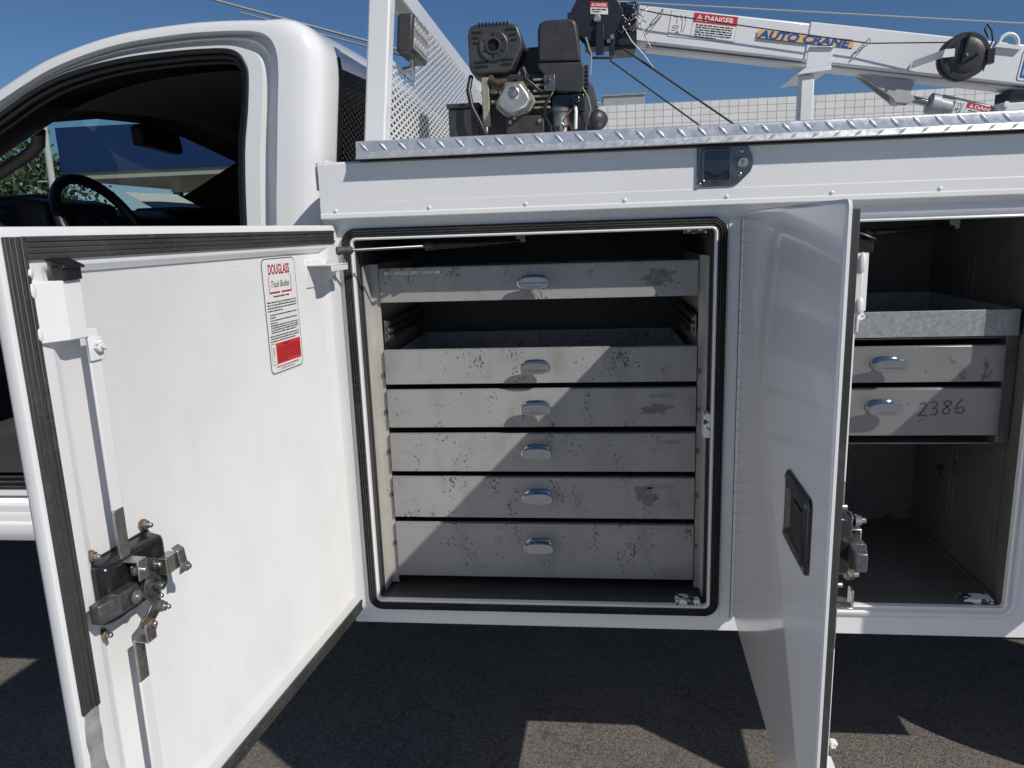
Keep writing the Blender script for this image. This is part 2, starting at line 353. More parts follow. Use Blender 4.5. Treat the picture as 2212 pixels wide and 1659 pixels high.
# ------------------------------------------------------------------ the truck: service body
truck = thing('service_truck', 'white service truck with open cab and two open side compartment doors', 'truck', (0.8, 1.1, 0))
OP1 = (0.022, 0.840, 0.617, 1.516); OP2 = (0.962, 1.515, 0.628, 1.520); XR = 3.3; ZB = 0.55
b = MB()
for x0, x1, z0, z1 in ((-0.045, 2.02, ZB, 0.617), (2.80, XR, ZB, 0.95), (-0.045, XR, 1.5205, 1.60), (-0.045, OP1[0], 0.617, 1.5205), (OP1[1], OP2[0], 0.617, 1.5205), (OP2[1], 2.02, 0.617, 1.5205), (2.02, XR, 0.95, 1.5205), (OP1[0], OP1[1], 1.516, 1.5205), (OP2[0], OP2[1], 0.617, 0.628)):
    b.box(x0, x1, 0.0, 0.03, z0, z1)
b.box(-0.045, -0.042, 0.03, 0.60, ZB, 1.70); b.box(-0.045, 2.02, 0.03, 0.60, ZB, ZB+0.004)
part(b, 'side_frame', WHITE, truck)
b = MB()   # compartment shells, bed and far side
b.box(-0.03, XR, 0.56, 0.60, 0.556, 1.70); b.box(-0.03, XR, 0.60, 1.72, 0.80, 0.86); b.box(-0.04, XR, 1.72, 2.22, ZB, 1.70)
b.box(-0.04, XR, 0.032, 0.56, 1.655, 1.690)
part(b, 'bed_and_far_side', WHITE, truck)
b = MB(); b.box(-2.6, 3.2, 0.75, 0.83, 0.50, 0.72); b.box(-2.6, 3.2, 1.40, 1.48, 0.50, 0.72); b.box(-1.6, 3.1, 0.83, 1.40, 0.52, 0.56)
part(b, 'chassis_frame', CHASSIS, truck, bevel=0.01)

def liner(x0, x1, z0, z1, d, m, name, slots):
    b = MB(); t = 0.004
    b.box(x0-t, x0, 0.034, d, z0, z1); b.box(x1, x1+t, 0.034, d, z0, z1); b.box(x0, x1, d, d+t, z0, z1)
    b.box(x0, x1, 0.034, d, z0-t, z0); b.box(x0, x1, 0.034, d, z1, z1+t)
    if slots:
        for y in (0.10, 0.125, 0.30, 0.325):
            for za, zb in ((0.72, 1.0), (1.25, 1.42)): b.box(x1-0.004, x1+0.001, y, y+0.008, za, zb)
        for y in (0.05, 0.075): b.box(x1-0.004, x1+0.001, y, y+0.01, 0.70, 1.44)
        for x in (1.30, 1.325, 1.36): b.box(x, x+0.008, d-0.004, d+0.001, 0.66, 1.0)
        b.box(x1-0.012, x1-0.001, 0.04, d, z0, z0+0.006)
    return part(b, name, m, truck, smooth=0)
liner(0.028, 0.834, 0.612, 1.53, 0.55, GREYD, 'compartment_liner', False)
liner(0.955, 1.528, 0.622, 1.53, 0.55, LINER, 'compartment_liner', True)

# raised lips round the openings
for i, (x0, x1, z0, z1) in enumerate((OP1, OP2)):
    b = MB(); b.sweep_ring(rrect(x0, x1, z0, z1, 0.009), [(-0.0012, 0.004), (-0.0012, -0.0095), (0.0016, -0.0115), (0.0046, -0.0100), (0.0054, 0.001)])
    if i: b.sweep_ring(rrect(x0, x1, z0, z1, 0.009), [(0.012, 0.0005), (0.018, -0.008), (0.026, -0.007), (0.034, 0.0005)])
    part(b, 'opening_lip', WHITE_IN if i == 0 else WHITE, truck)
    b = MB(); b.sweep_ring(rrect(x0, x1, z0, z1, 0.009), [(-0.0010, 0.0039), (-0.0010, 0.0338)]); part(b, 'opening_sleeve', GREYD if i == 0 else LINER, truck)
# ribbed seal round the first opening
b = MB(); P = rrect(OP1[0], OP1[1], OP1[2], OP1[3], 0.009, 8)
for k in range(4):
    o = 0.0058+k*0.0052
    b.sweep_ring(P, [(o, 0.0005), (o+0.0004, -0.009-0.0015*(k in (1, 2))), (o+0.002, -0.0115-0.002*(k in (1, 2))), (o+0.0038, -0.010-0.0015*(k in (1, 2))), (o+0.0044, 0.0005)])
part(b, 'door_seal', RUBBER, truck)
# strike plates with the paint worn off
for x0, x1, z0, z1, y0 in ((0.765, 0.823, 0.614, 0.630, 0.0), (0.823, 0.8385, 1.040, 1.098, 0.0), (0.775, 0.823, 1.506, 1.515, 0.004), (1.43, 1.50, 0.628, 0.640, 0.012)):
    b = MB(); b.box(x0, x1, y0-0.004, y0+0.03, z0, z1)
    part(b, 'strike_plate', worn('strike_worn', (0.78, 0.78, 0.77), (0.10, 0.09, 0.085), 0.35, 0, 0.52, 0.5, 60, chip_metal=0.6) if 'strike_worn' not in MATS else MATS['strike_worn'], truck, bevel=0.002)

# upper panel above the doors, with the rivet strip and its drip lip
b = MB(); pr = [(0.0, 1.686), (-0.022, 1.686), (-0.025, 1.683), (-0.025, 1.600), (-0.0270, 1.5985), (-0.0270, 1.5765), (-0.0295, 1.574), (-0.0300, 1.565), (-0.0275, 1.5625), (-0.0, 1.5665)]
b.ext([(-0.040, y, z) for y, z in pr], (XR+0.04, 0, 0)); 
b.box(-0.047, 0.052, -0.018, 0.02, 1.6862, 1.6882); b.box(-0.0485, -0.0445, -0.018, 0.02, 1.628, 1.6882)
part(b, 'upper_panel', WHITE, truck, bevel=0.0012)
rv = MB(); rv.lathe([(0.0046, 0), (0.0044, 0.0012), (0.003, 0.0026), (0.0008, 0.0031)], (0, 0, 0), (0, -1, 0), 12)
rvm = mesh_of(rv, 'rivet', WHITE)
for k in range(10): inst(rvm, 'rivet', (-0.004+0.2155*k, -0.0269, 1.5815), truck)
b = MB(); b.box(0.062, XR, -0.030, 0.01, 1.6864, 1.6935); part(b, 'lid_seal', RUBC, truck)

# tread plate lid
b = MB(); LX0 = 0.060
pr = [(0.62, 1.7275), (-0.044, 1.7275), (-0.0485, 1.7255), (-0.0500, 1.721), (-0.0500, 1.7035), (-0.0570, 1.6905), (-0.0555, 1.6885), (-0.0475, 1.7015), (-0.0470, 1.717), (0.62, 1.7225)]
b.ext([(LX0, y, z) for y, z in pr], (XR-LX0, 0, 0))
def lug(b, c, ax, nrm, L, w, h):
    c = V(c); ax = V(ax).normalized(); nrm = V(nrm).normalized(); s = ax.cross(nrm)
    q = [c-ax*L, c+s*w, c+ax*L, c-s*w]; t = [c-ax*L*0.45+nrm*h, c+ax*L*0.45+nrm*h]
    b.add(q+t, [(0, 1, 4), (1, 5, 4), (1, 2, 5), (2, 3, 5), (3, 4, 5), (3, 0, 4)])
x = LX0+0.018; k = 0; fn = V((0, -0.88, 0.47)).normalized()
while x < 2.4:
    lug(b, (x, -0.0498, 1.7145), (0.72, 0, -0.70), (0, -1, 0), 0.0145, 0.0036, 0.0028)
    lug(b, (x+0.014, -0.0536, 1.6968), V((0.75, 0, 0.66))-fn*fn.dot(V((0.75, 0, 0.66))), fn, 0.0128, 0.0036, 0.003)
    for r in range(3):
        lug(b, (x+0.02*(r % 2), 0.02+0.05*r, 1.7274), (0.7, 0.7 if r % 2 else -0.7, 0), (0, 0, 1), 0.0145, 0.0036, 0.0028)
    x += 0.0425; k += 1
part(b, 'tread_plate_lid', TREAD, truck, smooth=25)

# paddle latch in the upper panel
PL = V((0.855, -0.025, 1.645))
b = MB(); plate = [(0.794, 1.684), (0.794, 1.609), (0.799, 1.603), (0.868, 1.603), (0.880, 1.607), (0.905, 1.631), (0.910, 1.645), (0.908, 1.664), (0.897, 1.684)][::1]
hole = rrect(0.8055, 0.862, 1.6135, 1.678, 0.006, 3)
b.xz(plate, -0.0305, -0.0245)
part(b, 'latch_plate', CHROME if False else mat('polished_steel', (0.17, 0.175, 0.185), 0.22, 0.9, var=0.25, vscale=40, rvar=0.08), truck, bevel=0.0015)
lp = bpy.data.objects['latch_plate']
b = MB(); b.sweep_ring(hole, [(0.003, -0.0300), (0.003, -0.0345), (0.0, -0.0352), (-0.0025, -0.034), (-0.0025, -0.0304)]); part(b, 'recess_rim', MATS['polished_steel'], lp)
b = MB(); b.xz(rrect(0.808, 0.8595, 1.616, 1.6755, 0.005, 3), -0.0312, -0.0290); part(b, 'recess_shade', BLACKP, lp)  # flat black plate carries the shade of a deeper recess
pd = [(0.808, 1.674), (0.808, 1.634), (0.818, 1.634), (0.826, 1.6275), (0.842, 1.6275), (0.850, 1.634), (0.8595, 1.634), (0.8595, 1.674)]
b = MB(); b.ext([(x, -0.0330-(1.674-z)*0.05, z) for x, z in pd], (0, 0.0015, 0)); part(b, 'paddle', mat('dark_polished', (0.10, 0.10, 0.11), 0.2, 0.9), lp)
b = MB(); b.lathe([(0.011, 0), (0.011, 0.003), (0.009, 0.005), (0.0055, 0.005), (0.005, 0.004), (0.001, 0.004)], (0.888, -0.0304, 1.650), (0, -1, 0), 20); b.box(0.8873, 0.8887, -0.0352, -0.0346, 1.6455, 1.6545, 1)
part(b, 'lock_cylinder', [STEEL, INK], lp)
for x, z in ((0.7995, 1.608), (0.883, 1.626), (0.886, 1.674)):
    b = MB(); b.lathe([(0.0048, 0), (0.0045, 0.002), (0.0025, 0.0036), (0.001, 0.0038)], (x, -0.0304, z), (0, -1, 0), 10); part(b, 'screw', CHROME, lp)

# piano hinges
for hx, z0, z1 in ((0.9034, 0.585, 1.548), (-0.0175, 0.60, 1.55)):
    b = MB()
    b.box(hx-0.034, hx-0.005, -0.0022, 0.0005, z0, z1-0.012)
    z = z0
    while z < z1-0.015:
        b.tube([(hx-0.004, -0.0045, z), (hx-0.004, -0.0045, min(z+0.0235, z1-0.012))], 0.0045, 8); z += 0.025
    for k in range(15):
        for dx in (-0.012, -0.026): b.lathe([(0.0022, 0), (0.0018, 0.0008), (0.0005, 0.0012)], (hx+dx, -0.002, z0+0.02+k*0.064+(0.012 if dx < -0.02 else 0)), (0, -1, 0), 6)
    part(b, 'piano_hinge', WHITE, truck, smooth=40)
    b = MB(); b.box(hx-0.0098, hx-0.0086, -0.0034, -0.0024, z0, z1-0.014); part(b, 'hinge_gap_shade', RUBC, truck)  # thin dark strip laid in as the shade of the knuckle gap

# gas struts
def strut(A, B, name):
    A, B = V(A), V(B); d = (B-A).normalized(); L = (B-A).length
    b = MB()
    b.tube([A+d*0.02, A+d*L*0.47], 0.0036, 10, 1)
    b.tube([A+d*(L*0.44), A+d*(L*0.445), A+d*(L*0.50), A+d*(L*0.502)], [0.009, 0.0105, 0.0105, 0.0096], 16, 0)
    b.tube([A+d*(L*0.502), A+d*(L*0.93), A+d*(L*0.95)], [0.0092, 0.0092, 0.006], 16, 0)
    b.tube([A+d*(L*0.95), B], [0.005, 0.006], 10, 0)
    s = part(b, name, [BLACKP, mat('strut_rod', (0.22, 0.22, 0.22), 0.3, 0.8)], truck, smooth=50)
    b = MB(); b.tube([A-d*0.012, A-d*0.010, A+d*0.022, A+d*0.024], [0.007, 0.0095, 0.0085, 0.007], 14); part(b, 'ball_socket', mat('worn_black_socket', (0.05, 0.05, 0.05), 0.6, var=0.5, vscale=80), s)
    b = MB(); b.tube([A, A+V((0, 0, -0.022))], 0.005, 10); b.lathe([(0.009, 0), (0.009, 0.004)], A+V((0, 0, -0.02)), (0, 0, -1), 6); part(b, 'ball_stud', STEEL, s)
    b = MB(); b.box(B.x-0.012, B.x+0.012, B.y-0.006, B.y+0.02, B.z-0.004, B.z+0.030); part(b, 'end_bracket', DSTEEL, s, bevel=0.002)
    return s
strut((0.020, -0.080, 1.494), (0.400, 0.118, 1.500), 'gas_strut')
strut((0.965, -0.080, 1.490), (1.395, 0.135, 1.500), 'gas_strut')

# ------------------------------------------------------------------ the hinged compartment doors
def bolt(b, p, ax, r, h, mi_nut=0, mi_st=0, hexa=True):
    b.lathe([(r*1.25, 0), (r*1.25, h*0.25), (r*1.0, h*0.25), (r*1.0, h*0.75), (r*0.9, h*0.8)], p, ax, 8 if hexa else 14, mi_nut)
    b.lathe([(r*0.55, h*0.7), (r*0.55, h*1.35), (r*0.4, h*1.45)], p, ax, 10, mi_st)

def make_door(H, ang, w, zt, zb, nout, nrim, hard=True, gask_end=None, sticker=False, label=None, edge=False):
    a = math.radians(ang); d = V((math.cos(a), -math.sin(a), 0)); n = V((math.sin(a), math.cos(a), 0))
    M = Matrix(((d.x, n.x, 0, H[0]), (d.y, n.y, 0, H[1]), (0, 0, 1, 0), (0, 0, 0, 1)))
    b = MB(M); pn = max(nrim-0.012, nout+0.003)
    def loop(ins, nn, r=0.012, top=None): return [(x, nn, z) for x, z in rrect(ins, w-ins, zb+ins, zt-(ins if top is None else top), max(r, 0.001), 4)]
    b.rings([loop(0.006, nout, 0.014), loop(0.0015, nout+0.002, 0.013), loop(0, nout+0.006), loop(0, nrim-0.004), loop(0.001, nrim-0.001), loop(0.004, nrim, 0.010), loop(0.056, nrim, 0.004, 0.047), loop(0.060, nrim-0.001, 0.004, 0.050), loop(0.078, pn, 0.006, 0.058)], cap=True)
    door = part(b, 'compartment_door', WHITE_IN if sticker else DOORW, truck, smooth=50, label=label)
    hn = nrim+(0.024 if edge else 0.0); lz = 0.025 if edge else 0.0
    X = w-0.9   # hardware keeps its distance from the free edge
    # flat ribbed gasket strips on the rim
    def strip(name, pts, endcap, m):
        b = MB(M)
        for (x0, x1, z0, z1) in pts:
            horiz = (x1-x0) > (z1-z0)
            for k in range(4):
                lo, hi = k/4+0.015, (k+1)/4-0.015
                if horiz: q = (x0, x1, z0+(z1-z0)*lo, z0+(z1-z0)*hi)
                else: q = (x0+(x1-x0)*lo, x0+(x1-x0)*hi, z0, z1)
                b.box(q[0], q[1], nrim+0.0002, nrim+(0.0085 if edge else 0.0034)+0.0014*(k in (0, 3)), q[2], q[3])
            b.box(x0, x1, nrim+0.0001, nrim+0.0022, z0, z1)
        part(b, name, m, door, bevel=0.0008, seg=1)
    ge = gask_end or zb+0.05
    strip('gasket_strip', [(0.024, w-0.034, zt-0.040, zt-0.0115)], 0, RUBBER)
    strip('gasket_strip', [(w-0.038, w-0.0075, ge, zt-0.012)] if not edge else [(w-0.030, w-0.0012, ge, zt-0.012)], 0, RUBBER)
    strip('gasket_strip', [(0.030, w-0.05, zb+0.006, zb+0.034)], 0, RUBBER)
    if gask_end:
        b = MB(M)
        zs = [ge-0.002-0.02*k for k in range(15)]; R = random.Random(3)
        L = [(w-0.036+R.uniform(-.002, .004)) for _ in zs]; Q = [(w-0.009+R.uniform(-.004, .002)) for _ in zs]
        pts = [(L[k], zs[k]) for k in range(15)] + [(Q[k], zs[k]) for k in range(14, -1, -1)]
        b.ext([(x, nrim+0.0001, z) for x, z in pts], (0, 0.0012, 0)); part(b, 'tape_residue', TAPE, door)
    if not hard: return door
    # upper and lower rod guides (channel welded to the rim)
    for zc, sg in ((1.4465, 1), (0.690, -1)):
        b = MB(M); z0, z1 = zc-0.0375, zc+0.0375
        prof = [(X+0.866, pn), (X+0.8650, hn+0.003), (X+0.836, hn+0.0165), (X+0.832, hn+0.0185), (X+0.804, hn+0.0190), (X+0.802, hn+0.0175), (X+0.802, pn)]
        b.ext([(u, nn, z0) for u, nn in prof], (0, 0, z1-z0)); part(b, 'rod_guide', WHITE_IN, door, bevel=0.0012, seg=1, smooth=24)
        for zz, L_ in ((z0+0.010, 0.012), (z1-0.012, 0.014))+(() if edge else ((zc+sg*0.049, 0.007),)):
            b = MB(M); b.lathe([(0.001, -L_), (0.0045, -L_*0.75), (0.0062, -L_*0.2), (0.0056, L_*0.3), (0.0044, L_*0.75), (0.001, L_)], (X+0.8630, hn+0.0005, zz), (0.05, 0.1, 1), 9); part(b, 'weld_bead', WHITE_IN, door, smooth=80)
        b = MB(M)
        if sg > 0:
            b.box(X+0.804, X+0.832, hn+0.004, hn+0.024, z1, z1+0.018); b.ext([(X+0.799, hn+0.026, z1+0.014), (X+0.835, hn+0.026, z1+0.014), (X+0.835, hn-0.002, z1+0.026), (X+0.799, hn-0.002, z1+0.026)], (0, 0.0, 0.004))
        else: b.box(X+0.806, X+0.838, hn+0.004, hn+0.024, z0-0.026, z0)
        part(b, 'slam_bolt', mat('worn_black_bolt', (0.02, 0.02, 0.02), 0.3, 0.3, var=0.5, vscale=60), door, bevel=0.002)
        # rod: painted flat bar with a bare end
        b = MB(M); rn = hn+0.012
        if sg > 0:
            b.box(X+0.783, X+0.803, rn, rn+0.004, 1.168, z0+0.01, 0); b.box(X+0.7832, X+0.8028, rn+0.0002, rn+0.0042, 1.095, 1.168, 1)
            b.box(X+0.7832, X+0.8028, rn+0.0043, rn+0.030, 1.0925, 1.0955, 1); b.box(X+0.7832, X+0.8028, rn+0.0265, rn+0.030, 1.066, 1.0925, 1)
            b.box(X+0.781, X+0.805, rn+0.0042, rn+0.0075, z0-0.032, z0-0.002, 0)
        else:
            b.box(X+0.780, X+0.800, rn, rn+0.004, z1-0.01, 0.905, 0); b.box(X+0.7802, X+0.7998, rn+0.0002, rn+0.0042, 0.905, 0.972, 1)
            b.box(X+0.7802, X+0.7998, rn+0.0043, rn+0.026, 0.969, 0.972, 1); b.box(X+0.7802, X+0.7998, rn+0.0225, rn+0.026, 0.972, 0.998, 1)
        part(b, 'latch_rod', [WHITE, STEEL], door, bevel=0.0012)
        b = MB(M); zz = z0-0.013 if sg > 0 else z1+0.013
        b.tube([(X+0.792, rn+0.006, zz), (X+0.792, rn+0.018, zz)], 0.0035, 8); b.lathe([(0.008, 0), (0.008, 0.006), (0.006, 0.007)], (X+0.792, rn+0.008, zz), (0, 1, 0), 6)
        b.tube([(X+0.784, rn+0.014, zz-0.006), (X+0.792, rn+0.015, zz+0.006), (X+0.800, rn+0.014, zz+0.003)], 0.0016, 6)
        part(b, 'clevis_pin', WHITE, door, smooth=50)
    ML = M @ Matrix.Translation((0, 0.016 if edge else 0.0, lz))
    # latch: black cup, cam, levers, latch bolt
    b = MB(ML); c = rrect(X+0.709, X+0.841, 1.010, 1.105, 0.010, 4)
    def lp_(ins, nn): 
        q = rrect(X+0.709+ins, X+0.841-ins, 1.010+ins, 1.105-ins, max(0.010-ins*0.2, 0.004), 4); return [(x, nn, z) for x, z in q]
    b.rings([lp_(0, pn-0.001), lp_(0, pn+0.0025), lp_(0.002, pn+0.003), lp_(0.003, pn+0.012), lp_(0.005, pn+0.026), lp_(0.010, pn+0.031), lp_(0.016, pn+0.032)], cap=True)
    part(b, 'latch_cup', BLACKP, door, smooth=60)
    t0 = pn+0.032
    b = MB(ML)
    b.box(X+0.797, X+0.838, t0-0.004, t0+0.015, 1.033, 1.063, 0); part(b, 'latch_body', DSTEEL, door, bevel=0.003)
    b = MB(ML); b.ext([(X+0.834, t0+0.017, 1.035), (X+0.868, t0+0.010, 1.035), (X+0.868, t0-0.006, 1.035), (X+0.834, t0-0.006, 1.035)], (0, 0, 0.027)); part(b, 'latch_bolt', mat('latch_bolt_steel', (0.16, 0.165, 0.17), 0.4, 0.7, var=0.3, vscale=90), door, bevel=0.002)
    b = MB(ML)   # cam plate with three arms
    cam_ = [(X+0.801, 1.086), (X+0.790, 1.092), (X+0.765, 1.084), (X+0.752, 1.078), (X+0.749, 1.064), (X+0.757, 1.054), (X+0.752, 1.040), (X+0.757, 1.024), (X+0.750, 1.010), (X+0.755, 0.998), (X+0.768, 0.990), (X+0.784, 0.986), (X+0.797, 0.990), (X+0.796, 1.001), (X+0.781, 1.006), (X+0.772, 1.014), (X+0.780, 1.028), (X+0.783, 1.044), (X+0.777, 1.058), (X+0.788, 1.070), (X+0.801, 1.074)]
    b.ext([(x, t0+0.006, z) for x, z in cam_], (0, 0.0035, 0)); part(b, 'latch_cam', DSTEEL, door, bevel=0.0012)
    b = MB(ML); b.lathe([(0.019, -0.006), (0.019, 0.002), (0.015, 0.008), (0.015, 0.010), (0.009, 0.0105), (0.009, 0.004)], (X+0.764, t0+0.002, 1.041), (0, 1, 0), 20); b.lathe([(0.0058, 0), (0.0058, 0.022), (0.0045, 0.0235)], (X+0.762, t0+0.002, 1.040), (0, 1, 0), 14)
    part(b, 'cam_pivot', DSTEEL, door, smooth=45)
    b = MB(ML); b.box(X+0.706, X+0.735, t0-0.006, t0+0.012, 1.042, 1.068); b.ext([(X+0.704, t0+0.012, 1.080), (X+0.704, t0+0.022, 1.074), (X+0.704, t0+0.025, 1.050), (X+0.704, t0+0.021, 1.036), (X+0.704, t0+0.019, 1.037), (X+0.704, t0+0.022, 1.050), (X+0.704, t0+0.0195, 1.072), (X+0.704, t0+0.011, 1.077)], (0.016, 0, 0)); part(b, 'cable_hook', STEEL, door, bevel=0.0012)
    for u, z, nn, r, h, mn in ((0.795, 1.081, t0+0.012, 0.0075, 0.011, STEEL), (0.762, 1.073, t0+0.0095, 0.0065, 0.011, DSTEEL), (0.7555, 1.004, t0+0.0095, 0.0070, 0.011, STEEL), (0.787, 0.994, t0+0.0095, 0.0075, 0.011, RUSTY), (0.809, 1.047, t0+0.018, 0.0085, 0.005, STEEL), (0.709, 1.046, t0+0.024, 0.0065, 0.006, STEEL),
                              (0.832, 1.115, pn+0.005, 0.0070, 0.012, RUSTY), (0.722, 1.115, pn+0.001, 0.0070, 0.012, RUSTY), (0.720, 1.000, pn+0.001, 0.0070, 0.012, RUSTY), (0.832, 0.999, pn+0.005, 0.0070, 0.012, RUSTY)):
        b = MB(ML); bolt(b, (X+u, nn, z), (0, 1, 0), r, h, 0, 1); part(b, 'bolt', [mn, STEEL], door, smooth=40)
    # strut bracket
    b = MB(M); b.box(0.064, 0.150, pn, pn+0.003, 1.418, 1.478); b.ext([(0.064, pn+0.003, 1.468), (0.064, nrim+0.050, 1.468), (0.064, nrim+0.050, 1.464), (0.064, pn+0.003, 1.464)], (0.080, 0, 0)); b.box(0.064, 0.144, nrim+0.046, nrim+0.050, 1.452, 1.464)
    b.ext([(0.064, pn+0.003, 1.421), (0.064, pn+0.003, 1.464), (0.064, nrim+0.044, 1.464)], (0.003, 0, 0))
    part(b, 'strut_bracket', WHITE, door, bevel=0.0015)
    if sticker:
        b = MB(M); o = V((0, pn+0.0008, 0)); xd = V((-1, 0, 0)); yd = V((0, 0, 1))
        S = lambda x, z: V((0.322-x, 0, z))
        # outline: rounded plate 0.132 x 0.228, origin at its lower left corner (seen from the front)
        u_l, z_b = 0.323, 1.261; wS, hS = 0.131, 0.227
        def lay(poly, dz, mi): b.add([(u_l-x, pn+dz, z_b+z) for x, z in poly], [tuple(range(len(poly)))], mi)
        lay(rrect(-0.002, wS+0.002, -0.002, hS+0.002, 0.014, 4), 0.0004, 0)
        lay(rrect(0, wS, 0, hS, 0.0125, 5), 0.0007, 1); lay(rrect(0.002, wS-0.002, 0.002, hS-0.002, 0.0108, 5), 0.0010, 0)
        Q = V((u_l, pn+0.0013, z_b)); Q2 = V((u_l, pn+0.0016, z_b))
        b.text('DOUGLASS', Q+xd*0.022+yd*0.196, xd, yd, 0.027, 2, bold=0.03, fit=0.084)
        b.quad(Q, xd, yd, 0.0205, 0.0225, 0.160, 0.193, 2); b.quad(Q, xd, yd, 0.1065, 0.1085, 0.160, 0.193, 2)
        b.quad(Q, xd, yd, 0.0205, 0.061, 0.158, 0.1615, 2); b.quad(Q, xd, yd, 0.067, 0.1085, 0.158, 0.1615, 2)
        b.text('Truck Bodies', Q+xd*0.027+yd*0.170, xd, yd, 0.019, 1, shear=0.35, bold=0.006, fit=0.074)
        dashes(b, Q, xd, yd, 0.034, 0.096, [0.1505], 0.0033, 1, 1)
        dashes(b, Q, xd, yd, 0.008, 0.123, [0.140, 0.1345, 0.129, 0.1235], 0.0027, 1, 2, 0.5)
        dashes(b, Q, xd, yd, 0.014, 0.123, [0.1155, 0.110], 0.0026, 1, 3, 0.2)
        dashes(b, Q, xd, yd, 0.014, 0.121, [0.1045, 0.0995], 0.0026, 1, 4, 0.25)
        dashes(b, Q, xd, yd, 0.014, 0.124, [0.0945, 0.0898, 0.0852, 0.0805], 0.0026, 1, 5, 0.9)
        dashes(b, Q, xd, yd, 0.008, 0.123, [0.0735, 0.0685, 0.0635], 0.0026, 1, 6, 0.85)
        b.quad(Q, xd, yd, 0.025, 0.124, 0.018, 0.060, 3)
        b.quad(Q, xd, yd, 0.0075, 0.0245, 0.0178, 0.0186, 1); b.quad(Q, xd, yd, 0.0075, 0.0245, 0.0594, 0.0602, 1); b.quad(Q, xd, yd, 0.0075, 0.0083, 0.018, 0.060, 1)
        b.add([Q+xd*0.0145+yd*0.053, Q+xd*0.018+yd*0.053, Q+xd*0.0168+yd*0.030, Q+xd*0.0157+yd*0.030], [(0, 1, 2, 3)], 2); b.quad(Q, xd, yd, 0.0152, 0.0174, 0.0235, 0.0265, 2)
        dashes(b, Q2, xd, yd, 0.055, 0.080, [0.0545], 0.003, 1, 7)
        dashes(b, Q2, xd, yd, 0.029, 0.120, [0.0490, 0.0445, 0.040, 0.0355, 0.031, 0.0265, 0.022], 0.0022, 4, 8, 0.4)
        dashes(b, Q, xd, yd, 0.022, 0.112, [0.0115], 0.0024, 1, 9); dashes(b, Q, xd, yd, 0.038, 0.092, [0.0065], 0.0022, 2, 10)
        part(b, 'maintenance_sticker', [STW, INK, REDINK, RED, mat('dark_red_print', (0.22, 0.012, 0.014), 0.5)], door, smooth=0, label='white maintenance sticker with black border and red warning block')
    return door

d1 = make_door((-0.0145, 0), 96.06, 0.905, 1.5505, 0.5945, -0.020, 0.0, gask_end=0.915, sticker=True, label='open front compartment door seen from inside with latch hardware and sticker')
d2 = make_door((0.9034, 0), 92.22, 0.762, 1.5505, 0.5945, -0.003, 0.003, edge=True, label='open rear compartment door edge-on showing its smooth white outside')
d3 = make_door((1.760, 0), 92.0, 0.40, 1.5505, 0.80, -0.003, 0.003, hard=False, edge=True)
# flush handle on the outside of the second door
a = math.radians(92.22); dd = V((math.cos(a), -math.sin(a), 0)); nn_ = V((math.sin(a), math.cos(a), 0))
M2 = Matrix(((dd.x, nn_.x, 0, 0.9034), (dd.y, nn_.y, 0, 0), (0, 0, 1, 0), (0, 0, 0, 1)))
def hl(ins, nn, r=0.012): return [(x, nn, z) for x, z in rrect(0.526+ins, 0.679-ins, 1.024+ins, 1.141-ins, max(r-ins*0.4, 0.003), 5)]
b = MB(M2); b.rings([hl(0, -0.0035), hl(0, -0.0065), hl(0.0015, -0.0085), hl(0.006, -0.0090), hl(0.012, -0.0092), hl(0.017, -0.0115), hl(0.020, -0.0118), hl(0.023, -0.0105), hl(0.026, -0.0048)], cap=True)
fh = part(b, 'flush_handle', BLACKP, d2, smooth=60)
b = MB(M2); b.ext([(0.556, -0.0052, 1.050), (0.600, -0.0052, 1.050), (0.600, -0.0052, 1.115), (0.556, -0.0052, 1.115)], (0, -0.0003, 0), 0); b.ext([(0.598, -0.0056, 1.052), (0.651, -0.0056, 1.052), (0.651, -0.0056, 1.113), (0.598, -0.0056, 1.113)], (0, -0.005, 0), 1)
part(b, 'flush_handle_paddle', [INK, mat('dark_handle', (0.02, 0.02, 0.02), 0.3, 0.2)], d2, bevel=0.0015)
for x, z in ((0.537, 1.035), (0.668, 1.035), (0.668, 1.130), (0.537, 1.130)):
    b = MB(M2); b.lathe([(0.005, 0), (0.0045, 0.0018), (0.002, 0.003)], (x, -0.009, z), (0, -1, 0), 10); part(b, 'handle_screw', DSTEEL, d2)

# ------------------------------------------------------------------ drawer cabinets
def handle_mesh():
    b = MB()
    base = []
    def oval(w, h, y, k=14, pw=0.75):
        out = []
        for i in range(k*2):
            t = 2*math.pi*i/(k*2); c, s = math.cos(t), math.sin(t)
            out.append((w*math.copysign(abs(c)**pw, c), y, h*math.copysign(abs(s)**pw, s)))
        return out
    b.rings([oval(0.033, 0.0165, 0.0), oval(0.0325, 0.016, -0.002), oval(0.029, 0.013, -0.0035), oval(0.013, 0.009, -0.006), oval(0.0105, 0.0085, -0.014), oval(0.012, 0.009, -0.020), oval(0.030, 0.0125, -0.023), oval(0.0375, 0.0150, -0.026), oval(0.0385, 0.0155, -0.030), oval(0.0375, 0.0150, -0.0335), oval(0.034, 0.0125, -0.0350), oval(0.030, 0.0105, -0.0345)], cap=True)
    # slightly raised middle ridge
    return mesh_of(b, 'handle', CHROME, smooth=50)
HM = handle_mesh()
cab1 = thing('drawer_cabinet', 'scratched grey six-drawer steel cabinet inside the open front compartment', 'drawer cabinet', (0.43, 0.3, 0.617))
YD = 0.080
SIDEP = worn('cabinet_side_paint', (0.47, 0.455, 0.41), (0.16, 0.15, 0.14), 0.45, 0, 0.78, 0.5, 40, var=0.1, stain=0.2)
